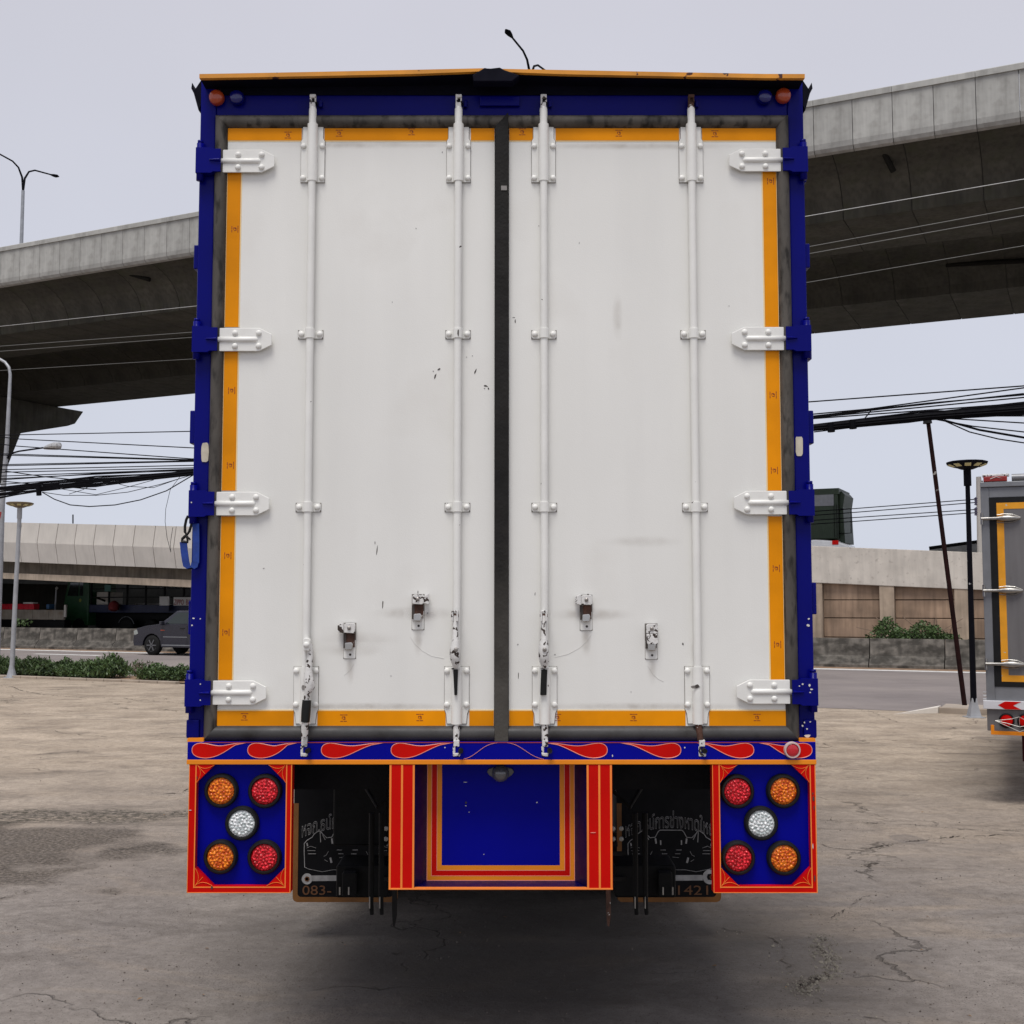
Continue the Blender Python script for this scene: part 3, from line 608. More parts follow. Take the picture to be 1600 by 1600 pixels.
# printed stamps on the tape
def stamp(px, py, vert=False, sc=1.0):
    c = at(px, py, YD - 0.0128); m = MB()
    def bx(u0, u1, v0, v1):
        u0, u1, v0, v1 = (x * 0.0026 * sc for x in (u0, u1, v0, v1))
        if vert: m.box(c.x + v0, c.x + v1, YD - 0.0131, YD - 0.0126, c.z + u0, c.z + u1)
        else: m.box(c.x + u0, c.x + u1, YD - 0.0131, YD - 0.0126, c.z + v0, c.z + v1)
    bx(-5.5, -1.2, 4.2, 5.2); bx(-0.6, 1.6, 4.2, 5.2); bx(2.2, 5.5, 4.2, 5.2); bx(-5.0, -1.0, -5.2, -4.2); bx(0, 4.8, -5.2, -4.2)
    bx(-2.6, 1.0, 1.4, 2.2); bx(-2.6, -1.8, -1.5, 1.4); bx(0.4, 1.4, -0.2, 2.6); bx(1.6, 2.6, -2.4, 1.8); bx(-1.0, 1.6, -2.4, -1.6)
    m.build('tape_print', M_mark, doors[-1 if px < 783 else 1])
for px, py in ((450, 211), (530, 208), (643, 206), (816, 206), (967, 208), (1117, 209), (382, 1120), (537, 1122), (656, 1121), (871, 1121), (990, 1121), (1183, 1121)): stamp(px, py)
for px, py in ((367, 358), (362, 610), (360, 727), (356, 868), (353, 988), (1204, 283), (1208, 617), (1210, 735), (1213, 888), (1215, 1007)): stamp(px, py, True)
M_seal = pmat('grime_sealant', (0.20, 0.185, 0.165), 0.8, var=0.35, vs=25)
def sealant(P, grow, parent, Y0):
    cx_ = sum(p[0] for p in P) / len(P); cz_ = sum(p[1] for p in P) / len(P)
    Q = [(x + math.copysign(grow, x - cx_), z + math.copysign(grow, z - cz_)) for x, z in P]
    return MB().xz(Q, Y0, YD - 0.0097).build('sealant', M_seal, parent)
# hinges
def riv(r_=0.0115):
    m = MB(); m.lathe([(r_, 0), (r_, 0.003), (r_ * 0.85, 0.0062), (r_ * 0.5, 0.0085), (0.0008, 0.0092)], (0, 0, 0), (0, -1, 0), 14); me = m.mesh('rivet', M_whiteh, smooth=True); return me
ME_RIV = riv(); 
ME_RING = MB().lathe([(0.0132, 0), (0.0132, 0.0006), (0.0008, 0.0006)], (0, 0, 0), (0, -1, 0), 14).mesh('rivet_grime', pmat('rivet_grime', (0.30, 0.28, 0.25), 0.8))
def rivet(parent, loc):
    o = inst('rivet', ME_RIV, parent, loc); return o
def hinge_mesh(s_):
    h = 0.0465; m = MB()
    m.xz([(s_ * 1.126, -h), (s_ * 0.963, -h), (s_ * 0.913, -0.022), (s_ * 0.913, 0.022), (s_ * 0.963, h), (s_ * 1.126, h)], YD - 0.030, YD - 0.024)
    a = m.mesh('hinge', M_whiteh)
    m = MB(); m.tube([(s_ * 1.126, YD - 0.0255, 0), (s_ * 0.975, YD - 0.0255, 0), (s_ * 0.966, YD - 0.024, 0)], [0.0125, 0.0125, 0.006], 14, flat=1.0); rb = m.mesh('hinge_rib', M_whiteh, smooth=True)
    m = MB(); m.xz([(s_ * 1.1265, -h), (s_ * 1.1265, h), (s_ * 1.155, h), (s_ * 1.165, h * 1.12), (s_ * 1.226, h * 1.12), (s_ * 1.226, -h * 1.12), (s_ * 1.165, -h * 1.12), (s_ * 1.155, -h)], YD - 0.042, YD - 0.006)
    m.tube([(s_ * 1.129, YD - 0.041, 0), (s_ * 1.17, YD - 0.044, 0)], [0.0125, 0.005], 12, flat=0.6)
    bl = m.mesh('hinge_leaf', M_blue)
    m = MB(); m.tube([(s_ * 1.2125, YD - 0.022, -0.078), (s_ * 1.2125, YD - 0.022, 0.074)], 0.0145, 14); m.tube([(s_ * 1.2125, YD - 0.022, 0.075), (s_ * 1.2125, YD - 0.022, 0.086)], 0.012, 10)
    kn = m.mesh('hinge_knuckle', M_blue, smooth=True)
    return a, rb, bl, kn
for s_ in (-1, 1):
    A, RB, BL, KN = hinge_mesh(s_)
    for (py) in (251.5, 530.5, 787, 1082.5):
        zc = Z(py + (0 if s_ < 0 else -1.5), YD - 0.03)
        hg = inst('hinge', A, tk, (XC, 0, zc)); bv = hg.modifiers.new('bevel', 'BEVEL'); bv.width = 0.0015; bv.segments = 1
        for nm, me in (('hinge_rib', RB), ('hinge_leaf', BL), ('hinge_knuckle', KN)): inst(nm, me, hg, (XC, 0, zc))
        for xr in (1.058, 0.9640):
            for zr in (-0.026, 0.026): inst('rivet', ME_RIV, hg, (XC + s_ * xr, YD - 0.030, zc + zr))
    # side lock brackets along the body edge
    for (a_, b_, w_) in (((380, 418, 0.020), (640, 692, 0.022), (938, 992, 0.012)) if s_ < 0 else ((285 - 45, 282, 0.012), (378, 416, 0.020), (508, 560, 0.02), (640, 692, 0.022), (910, 960, 0.020))):
        MB().box(*sorted((XC + s_ * 1.2225, XC + s_ * (1.2225 + w_))), YD + 0.02, YD + 0.08, Z(b_), Z(a_)).build('side_bracket', M_blue, tk, 0.004)
# worn beige patches on the posts
for (cx, cy) in ((320, 707), (1249, 697)):
    c = at(cx, cy, YD - 0.004); P = []
    for k in range(18):
        an = k * 2 * math.pi / 18; ca, sa_ = math.cos(an), math.sin(an)
        P.append((c.x + 0.0155 * math.copysign(abs(ca) ** 0.5, ca) * random.uniform(0.88, 1.04), c.z + 0.039 * math.copysign(abs(sa_) ** 0.5, sa_) * random.uniform(0.95, 1.04)))
    MB().xz(P, YD - 0.004, YD + 0.002).build('paint_patch', M_beige, tk)
# white paint chips on the right post and hinges, irregular
def chip(px, py, w_, h_, mat, Y, name='paint_chip', parent=None, rot=0.0, n=9):
    c = at(px, py, Y); P = []
    for k in range(n):
        an = k * 2 * math.pi / n; r_ = random.uniform(0.55, 1.0); u = math.cos(an) * r_ * w_ / 2; v = math.sin(an) * r_ * h_ / 2
        P.append((c.x + (u * math.cos(rot) - v * math.sin(rot)) / 385, c.z + (u * math.sin(rot) + v * math.cos(rot)) / 385))
    return MB().xz(P, Y - 0.0006, Y + 0.0006).build(name, mat, parent or tk)
M_ch = pmat('bare_white_chip', (0.62, 0.60, 0.56), 0.6); M_dk = pmat('dark_chip', (0.05, 0.04, 0.035), 0.7); M_scr = pmat('scratch_grey', (0.30, 0.29, 0.28), 0.6)
for px, py, w_, h_ in ((1264, 967, 4, 3), (1263, 977, 6, 5), (1257, 1129, 3, 3), (1266, 1128, 3, 3), (1261, 1139, 3, 3), (1262, 1150, 12, 5), (1254, 1134, 4, 4)): chip(px, py, w_, h_, M_ch, YD - 0.0125 if py > 1120 else YD - 0.001)
for px, py, w_, h_ in ((1265, 1071, 4, 5), (1268, 1077, 6, 3), (1254, 1069, 4, 3), (1249, 1072, 3, 2), (1266, 1082, 3, 2), (302, 966, 5, 3), (300, 977, 3, 3), (313, 967, 3, 2), (299, 785, 3, 3), (313, 1069, 3, 2), (313, 1094, 3, 2)): chip(px, py, w_, h_, M_ch, YD - 0.0427)
# marks on the white doors
for px, py, w_, h_, rt in ((743, 580, 3, 10, -.35), (759, 603, 8, 3, -.3), (763, 607, 3, 5, .2), (757, 607, 4, 2, 0), (680, 588, 3, 10, -.3), (686, 577, 6, 3, .5), (677, 580, 3, 3, 0), (650, 357, 2, 3, 0), (691, 238, 2, 4, -.2), (589, 860, 2, 22, -.1), (586, 848, 2, 6, 0), (598, 944, 2, 14, -.05), (653, 925, 2, 6, 0), (655, 932, 2, 5, 0), (668, 958, 3, 3, 0), (729, 558, 2, 2, 0), (738, 556, 2, 2, 0), (803, 496, 6, 2, 0), (805, 502, 2, 8, 0), (836, 928, 2, 6, 0), (809, 1007, 3, 3, 0), (867, 1023, 3, 3, 0), (1067, 1006, 3, 5, 0), (919, 930, 4, 5, .4), (986, 1081, 2, 2, 0), (611, 1056, 2, 2, 0), (412, 888, 3, 2, 0), (810, 1055, 1.5, 12, 0), (1139, 478, 2, 2, 0), (905, 380, 1.5, 4, 0), (842, 353, 2, 2, 0), (613, 472, 2, 2, 0)):
    chip(px, py, w_, h_, M_dk if w_ * h_ > 14 else M_scr, YD - 0.0104, 'door_mark', doors[-1 if px < 783 else 1], rt)
def arc(pts, th=0.0009):
    P = [at(a, b_, YD - 0.0103) for a, b_ in pts]; MB().tube([(p.x, p.y, p.z) for p in P], th, 5, flat=0.4).build('door_scratch', M_scr2, doors[-1 if pts[0][0] < 783 else 1])
M_scr2 = pmat('scratch_faint', (0.60, 0.59, 0.57), 0.6)
arc([(641, 995), (648, 1006), (660, 1017), (674, 1025), (694, 1029)]); arc([(553, 1037), (547, 1047), (538, 1055)]); arc([(867, 1027), (888, 1022), (906, 1012), (917, 1002), (924, 992)]); arc([(1012, 1040), (1020, 1053), (1028, 1061), (1037, 1065)])
def smear(px0, px1, py, h_, amt):                      # grime rubbed on by the swinging handles
    m = bpy.data.materials.new('rubbed_grime'); m.use_nodes = True; n_ = m.node_tree; b_ = n_.nodes['Principled BSDF']; b_.inputs['Base Color'].default_value = (0.30, 0.24, 0.18, 1); b_.inputs['Roughness'].default_value = 0.7
    tcn = n_.nodes.new('ShaderNodeTexCoord'); mpn = n_.nodes.new('ShaderNodeMapping'); mpn.inputs['Location'].default_value = (-1, -1, 0); mpn.inputs['Scale'].default_value = (2, 2, 0); n_.links.new(tcn.outputs['UV'], mpn.inputs[0])
    ln = n_.nodes.new('ShaderNodeVectorMath'); ln.operation = 'LENGTH'; n_.links.new(mpn.outputs[0], ln.inputs[0])
    mr = n_.nodes.new('ShaderNodeMapRange'); mr.interpolation_type = 'SMOOTHSTEP'; mr.inputs[1].default_value = 1.0; mr.inputs[2].default_value = 0.0; mr.inputs[3].default_value = 0; mr.inputs[4].default_value = amt; n_.links.new(ln.outputs['Value'], mr.inputs[0])
    nz = n_.nodes.new('ShaderNodeTexNoise'); nz.inputs['Scale'].default_value = 25; n_.links.new(tcn.outputs['Object'], nz.inputs['Vector'])
    mu = n_.nodes.new('ShaderNodeMath'); mu.operation = 'MULTIPLY'; n_.links.new(mr.outputs[0], mu.inputs[0]); n_.links.new(nz.outputs['Fac'], mu.inputs[1]); n_.links.new(mu.outputs[0], b_.inputs['Alpha'])
    A = at(px0, py + h_ / 2, YD - 0.0107); B = at(px1, py - h_ / 2, YD - 0.0107)
    o = MB().add([(A.x, A.y, A.z), (B.x, A.y, A.z), (B.x, A.y, B.z), (A.x, A.y, B.z)], [(0, 1, 2, 3)]).build('grime', m, doors[-1 if px0 < 783 else 1])
    uv = o.data.uv_layers.new(name='UVMap')
    for i_, c_ in enumerate(((0, 0), (1, 0), (1, 1), (0, 1))):
        for lp in o.data.loops:
            if lp.vertex_index == i_: uv.data[lp.index].uv = c_
smear(570, 730, 958, 26, 0.38); smear(480, 640, 1000, 34, 0.22); smear(845, 1000, 960, 26, 0.42); smear(630, 690, 963, 22, 0.35); smear(1225 - 300, 1080, 846, 22, 0.22); smear(480, 620, 1016, 26, 0.2); smear(476, 496, 1030, 90, 0.5); smear(702, 722, 985, 110, 0.45); smear(840, 862, 985, 110, 0.45); smear(644, 662, 1000, 60, 0.4); smear(538, 556, 1045, 60, 0.35); smear(906, 926, 1000, 60, 0.4); smear(1010, 1028, 1045, 60, 0.3); smear(1078, 1096, 1020, 60, 0.3); smear(955, 975, 495, 90, 0.3); smear(380, 760, 226, 16, 0.35); smear(800, 1190, 228, 16, 0.35); smear(380, 760, 1104, 16, 0.4); smear(800, 1220, 1104, 16, 0.4)

# lock rods with guides, clamps, feet and handles
def bracket(x, z0, z1, flip, parent):                  # plate + raised half round housing; narrow end at the top unless flip
    w1, w2 = 0.0475, 0.041; zs = z1 - 0.060 if not flip else z0 + 0.055
    if not flip: P = [(x - w1, z0), (x + w1, z0), (x + w1, zs), (x + w2, zs + 0.012), (x + w2, z1), (x - w2, z1), (x - w2, zs + 0.012), (x - w1, zs)]
    else: P = [(x - w2 + 0.004, z0), (x + w2 - 0.004, z0), (x + w2, zs - 0.016), (x + w1, zs), (x + w1, z1), (x - w1, z1), (x - w1, zs), (x - w2, zs - 0.016)]
    b = MB().xz(P, YD - 0.017, YD - 0.0125).build('rod_bracket', M_whiteh, parent, 0.0015); sealant(P, 0.0016, parent, YD - 0.0126)
    m = MB(); m.tube([(x, YD - 0.026, z0), (x, YD - 0.026, z1 + (0.006 if not flip else 0))], 0.021, 18); m.build('rod_housing', M_whiteh, parent, smooth=True)
    return b
for ri, (xr, sgn) in enumerate(((-0.761, -1), (-0.174, -1), (0.168, 1), (0.762, 1))):
    x = XC + xr; yr = YD - 0.030
    rod = MB().tube([(x, yr, Z(1120)), (x, yr, Z(188))], 0.0148, 16).build('lock_rod', M_whiteh, tk, smooth=True)
    zt_, zb_t = Z(196, yr), Z(283, yr); zl_, zl2 = Z(1042, yr), Z(1131.5, yr)
    b1 = bracket(x, zb_t, zt_, False, rod); b2 = bracket(x, zl2, zl_, True, rod)
    for dx in (-0.038, 0.038):
        for zc in (Z(226.5, yr), Z(276.5, yr), Z(1048.5, yr), Z(1101.5, yr)): inst('rivet', ME_RIV, rod, (x + dx, YD - 0.017, zc))
    for py in (521, 792):
        zc = Z(py, yr); m = MB(); m.xz([(x - 0.049, zc - 0.010), (x - 0.044, zc - 0.018), (x + 0.044, zc - 0.018), (x + 0.049, zc - 0.010), (x + 0.049, zc + 0.010), (x + 0.044, zc + 0.016), (x - 0.044, zc + 0.016), (x - 0.049, zc + 0.010)], YD - 0.016, YD - 0.0125)
        sealant([(x - 0.049, zc - 0.018), (x + 0.049, zc - 0.018), (x + 0.049, zc + 0.016), (x - 0.049, zc + 0.016)], 0.0014, rod, YD - 0.0124)
        m.tube([(x, YD - 0.029, zc - 0.020), (x, YD - 0.029, zc + 0.019)], 0.0195, 16)
        m.build('rod_clamp', M_whiteh, rod, 0.001)
        for dx in (-0.036, 0.036): inst('rivet', ME_RIV, rod, (x + dx, YD - 0.016, zc))
    # top cam
    zc = Z(180); mt = M_whitec if ri < 3 else M_rusty
    MB().tube([(x, yr, Z(199)), (x, yr, Z(176)), (x, yr, Z(173)), (x, yr + 0.004, Z(168))], [0.0155, 0.0155, 0.013, 0.009], 14).build('rod_neck', M_whiteh, rod, smooth=True)
    m = MB(); m.box(x - 0.012, x + 0.010, yr - 0.012, yr + 0.010, Z(175), Z(166)); m.box(x - 0.012, x - 0.004, yr - 0.010, yr + 0.008, Z(167), Z(156)); m.box(x - 0.012, x + 0.013, yr - 0.012, yr + 0.010, Z(159), Z(153.5)); m.box(x + 0.007, x + 0.013, yr - 0.008, yr + 0.008, Z(165), Z(157))
    m.build('cam_hook', mt, rod, 0.003)
    MB().tube([(x + 0.004, YD - 0.004, Z(163)), (x + 0.004, YD - 0.03, Z(163))], 0.011, 10).build('cam_pin', M_rusty if ri == 3 else M_gaskb, rod)
    o = MB().box(x + 0.020, x + 0.034, YD - 0.014, YD + 0.003, Z(169), Z(158)).build('cam_keeper', M_blue, rod, 0.003)
    # foot cam
    mt = M_whitec if ri != 3 else M_rusty; dx = 0.004 * (1 if ri == 3 else 0)
    m = MB(); m.tube([(x, yr, Z(1128)), (x + dx, yr, Z(1143)), (x + dx * 2, yr - 0.002, Z(1156))], [0.0125, 0.0135, 0.012], 12); m.build('rod_foot', mt, rod, smooth=True)
    m = MB(); ox = x + dx * 3
    m.box(ox - 0.011, ox + 0.012, yr - 0.014, yr + 0.010, Z(1165), Z(1154)); m.box(ox - 0.014, ox - 0.003, yr - 0.012, yr + 0.008, Z(1176), Z(1164)); m.box(ox - 0.013, ox + 0.015, yr - 0.014, yr + 0.006, Z(1180), Z(1174.5)); m.box(ox + 0.006, ox + 0.012, yr - 0.010, yr + 0.008, Z(1170), Z(1163))
    m.build('foot_hook', M_whitec, rod, 0.003)
    MB().tube([(x + 0.018, YD - 0.025, Z(1170)), (x + 0.018, YD - 0.075, Z(1170))], 0.010, 10).build('foot_keeper', M_gaskb, rod)
    for kx, ky in ((-18, 1168),)[:ri % 2]:
        chip(783 + xr * 400 + kx, ky, 2.5, 2.5, M_ch, YD - 0.0725)
# handles
def handle(name, P, W_, mat, par, Y0, flat=0.45):
    m = MB(); pts = [(at(a, b_, Y0 - dz).x, Y0 - dz, at(a, b_, Y0 - dz).z) for a, b_, dz in P]; m.tube(pts, [w_ / 385 / 2 for w_ in W_], 10, flat=1.0)
    o = m.build(name, mat, par, smooth=True); return o
Yh = YD - 0.052
rodo = [o for o in tk.children if o.name.startswith('lock_rod')]
handle('handle', [(484, 1006, 0), (484.5, 1025, 0), (482, 1045, .004), (482, 1062, .008), (484, 1074, .010), (480, 1084, .010), (478.5, 1094, .010)], [8, 9, 11, 15, 15, 9, 8], M_whitec, rodo[0], Yh)
handle('handle_grip', [(479.5, 1094, .010), (478, 1112, .012), (477, 1128, .014)], [13.5, 14, 13], M_rubber, rodo[0], Yh)
handle('handle_end', [(477, 1128, .012), (476, 1140, .008), (476, 1150, .004)], [11, 11, 10], M_whitec, rodo[0], Yh)
m = MB(); c = at(481.5, 1007, Yh); m.xz([(c.x - 0.016, c.z - 0.022), (c.x + 0.006, c.z - 0.024), (c.x + 0.010, c.z - 0.010), (c.x + 0.010, c.z + 0.016), (c.x + 0.004, c.z + 0.025), (c.x - 0.012, c.z + 0.025), (c.x - 0.017, c.z + 0.018)], Yh - 0.022, Yh + 0.012); m.build('handle_clevis', M_whiteh, rodo[0], 0.002)
inst('rivet', ME_RIV, rodo[0], (c.x - 0.003, Yh - 0.022, c.z))
for k, (hx, o_) in enumerate(((711, rodo[1]), (849.5, rodo[2]))):
    m = MB(); c = at(hx, 962, Yh); m.box(c.x - 0.013, c.x - 0.006, Yh - 0.018, Yh + 0.016, c.z - 0.022, c.z + 0.020); m.box(c.x + 0.006, c.x + 0.013, Yh - 0.018, Yh + 0.016, c.z - 0.022, c.z + 0.020); m.box(c.x - 0.013, c.x + 0.013, Yh - 0.006, Yh + 0.014, c.z + 0.008, c.z + 0.020); m.build('handle_clevis', M_whitec, o_, 0.002)
    m = MB(); m.tube([(c.x - 0.015, Yh - 0.004, c.z), (c.x + 0.015, Yh - 0.004, c.z)], 0.006, 8); m.build('clevis_pin', M_rusty, o_)
    handle('handle', [(hx, 962, .004), (hx, 978, .008), (hx + .5, 995, .012), (hx, 1010, .016), (hx, 1024, .016), (hx + 1, 1034, .012), (hx + 1, 1043, .006)], [6, 7, 9, 15, 16, 14, 8], M_whitec, o_, Yh)
    MB().lathe([(0.0085, 0), (0.0085, 0.004), (0.004, 0.006), (0.001, 0.006)], at(hx + 1.5, 1015, Yh - 0.036), (0, -1, 0), 12).build('handle_bolt', M_steel, o_)
    bw = 0.0095
    c1 = at(hx + 1, 1046, YD - .05); c2 = at(hx + 1 if k == 0 else hx - 1.5, 1086, YD - .05)
    if k == 0: Pq = [(c1.x - bw, c1.z), (c1.x + bw, c1.z), (c2.x + 0.006, c2.z), (c2.x - 0.005, c2.z)]
    else: Pq = [(c1.x - bw * 1.3, c1.z), (c1.x + bw * 1.2, c1.z), (c2.x + 0.0145, c2.z), (c2.x - 0.010, c2.z)]
    MB().xz(Pq, YD - 0.060, YD - 0.040).build('handle_grip', M_rubber, o_, 0.003)
    m = MB(); c = at(hx + 1, 1045, YD - 0.05); m.box(c.x - 0.016, c.x + 0.016, YD - 0.054, YD - 0.03, c.z - 0.002, c.z + 0.003); m.build('handle_stop', M_whitec, o_)
c = at(1086, 1073, YD - 0.048)
chip(1086, 1073, 16, 6, M_steel, YD - 0.0478, parent=None); chip(1089, 1072, 8, 7, M_dk, YD - 0.0482)
chip(474.5, 1074.5, 11, 9, M_steel, YD - 0.0475); chip(716, 519, 3, 14, M_dk, YD - 0.0492)
# latch keepers
def keeper(px, py, side):
    c = at(px, py, YD - 0.02); r_ = M_whitec; m = MB()
    def P(u, v): return (c.x + u / 385, c.z - v / 385)
    m.xz([P(-8, 26), P(-9, 24), P(-9, -2), P(9, -2), P(9, 24), P(8, 26)], YD - 0.014, YD - 0.0098); root = m.build('latch', M_whiteh, tk, 0.0015)
    MB().xz([P(-7.5, 9), P(-7.5, -12), P(8, -12), P(8, 9)], YD - 0.018, YD - 0.0135).build('latch_plate', M_rusty, root, 0.001)
    MB().xz([P(-9, 10), P(-9, -11), P(-5, -11), P(-5, 10)], YD - 0.0215, YD - 0.0181).build('latch_slot', M_dk, root)
    sealant([P(-9, 26), P(9, 26), P(9, -27), P(-9, -27)], 0.0016, root, YD - 0.0101)
    m = MB(); m.xz([P(-8, -13), P(-8, -25), P(-5, -27), P(8, -27), P(9, -24), P(9, -14), P(6, -12)], YD - 0.034, YD - 0.018)
    if side:
        a0, a1 = (8, 17) if side > 0 else (-17, -8); m.xz([P(a0, -14), P(a0, -24), P(a1, -29), P(a1, -12)], YD - 0.040, YD - 0.020)
    else: m.xz([P(-7, 2), P(-8, -12), P(8, -12), P(9, 2), P(6, 4), P(-5, 4)], YD - 0.036, YD - 0.019)
    m.build('latch_flap', M_whitec, root, 0.002)
    MB().lathe([(0.0075, 0), (0.0075, 0.004), (0.003, 0.007), (0.001, 0.007)], (P(0, -20)[0], YD - 0.034, P(0, -20)[1]), (0, -1, 0), 12).build('latch_bolt', M_steel, root)
    MB().xz([P(-6, 13), P(-6, 2), P(4, 1), P(6, 5), P(5, 13)], YD - 0.036, YD - 0.018).build('latch_tongue', M_chrome, root, 0.003)
    MB().lathe([(0.005, 0), (0.001, 0.0008)], (P(1, 20)[0], YD - 0.0141, P(1, 20)[1]), (0, -1, 0), 10).build('latch_hole', M_dk, root)
keeper(653, 957, 1); keeper(546, 1002, -1); keeper(916, 958, -1); keeper(1018, 1003, 0)
# flame beam
YB = YD - 0.04
zf0, zf1 = Z(1194, YB), Z(1159, YB)
xl, xr_ = XC - 1.2115, XC + 1.213
bm_ = MB().box(xl, xr_, YB, YD + 0.03, zf0, zf1).build('flame_beam', M_blue2, tk, 0.003)
MB().box(xl - 0.001, xr_ + 0.001, YB - 0.0035, YB + 0.01, zf0 - 0.001, Z(1187, YB)).build('beam_stripe', M_yellowo, bm_, 0.002)
MB().box(XC - 1.145, XC + 1.145, YB - 0.002, YB + 0.003, Z(1160.8, YB), Z(1159.5, YB)).build('beam_pinstripe', pmat('dark_red_line', (0.30, 0.02, 0.01), 0.5), bm_)
def bez(p0, p1, p2, p3, n=10): return [tuple((1 - t) ** 3 * a + 3 * (1 - t) ** 2 * t * b_ + 3 * (1 - t) * t * t * c_ + t ** 3 * d_ for a, b_, c_, d_ in zip(p0, p1, p2, p3)) for t in (i / n for i in range(n + 1))]
def flame(px, L_, dr, lamp=False):
    Yf = YB - 0.0012
    def q(u, v): return (px + dr * u, v)
    up = bez(q(0, 1172.5), q(0, 1164), q(7, 1161.5), q(14, 1161.2), 8) + bez(q(14, 1161.2), q(30, 1162), q(38, 1168), q(L_ * 0.62, 1164.5), 8)[1:] + bez(q(L_ * 0.62, 1164.5), q(L_ * .75, 1162.5), q(L_ * .85, 1161), q(L_, 1160.3), 5)[1:]
    dn = bez(q(0, 1172.5), q(0, 1181), q(10, 1184.5), q(22, 1184.5), 8) + bez(q(22, 1184.5), q(42, 1183.5), q(54, 1172), q(L_ * .8, 1164), 9)[1:] + [q(L_, 1160.6)]
    out = [(at(a, b_, Yf).x, at(a, b_, Yf).z) for a, b_ in up + dn[::-1][1:-1]]
    f = MB().xz(out, Yf, YB + 0.0004).build('flame', M_red, bm_)
    m = MB(); m.tube([(a, Yf, b_) for a, b_ in out] + [(out[0][0], Yf, out[0][1])], 0.0014, 5, flat=0.6); m.build('flame_outline', M_pink, bm_)
for px, L_ in ((300, 85), (387, 78), (502, 98), (611, 96)): flame(px, L_, 1)
for px, L_ in ((949, 96), (1064, 96), (1178, 90), (1269, 84)): flame(px, L_, -1)
for P in (bez((724, 1186), (745, 1183), (752, 1162), (778, 1160.5), 12), bez((792, 1160.5), (815, 1162), (824, 1182), (850, 1186.5), 12)):
    m = MB(); m.tube([tuple(at(a, b_, YB - 0.001)) for a, b_ in P], 0.0013, 5, flat=0.6); m.build('flame_outline', M_pink, bm_)
dome('reflector', 1237, 1171.5, 0.0250, pmat('red_plastic', (0.50, 0.01, 0.02), 0.22, coat=0.5, var=0.1, vs=30), Y=YB, bez=pmat('pale_rim', (0.55, 0.42, 0.40), 0.4), h=0.25)
chip(957, 1181, 2.5, 4, M_ch, YB - 0.002)
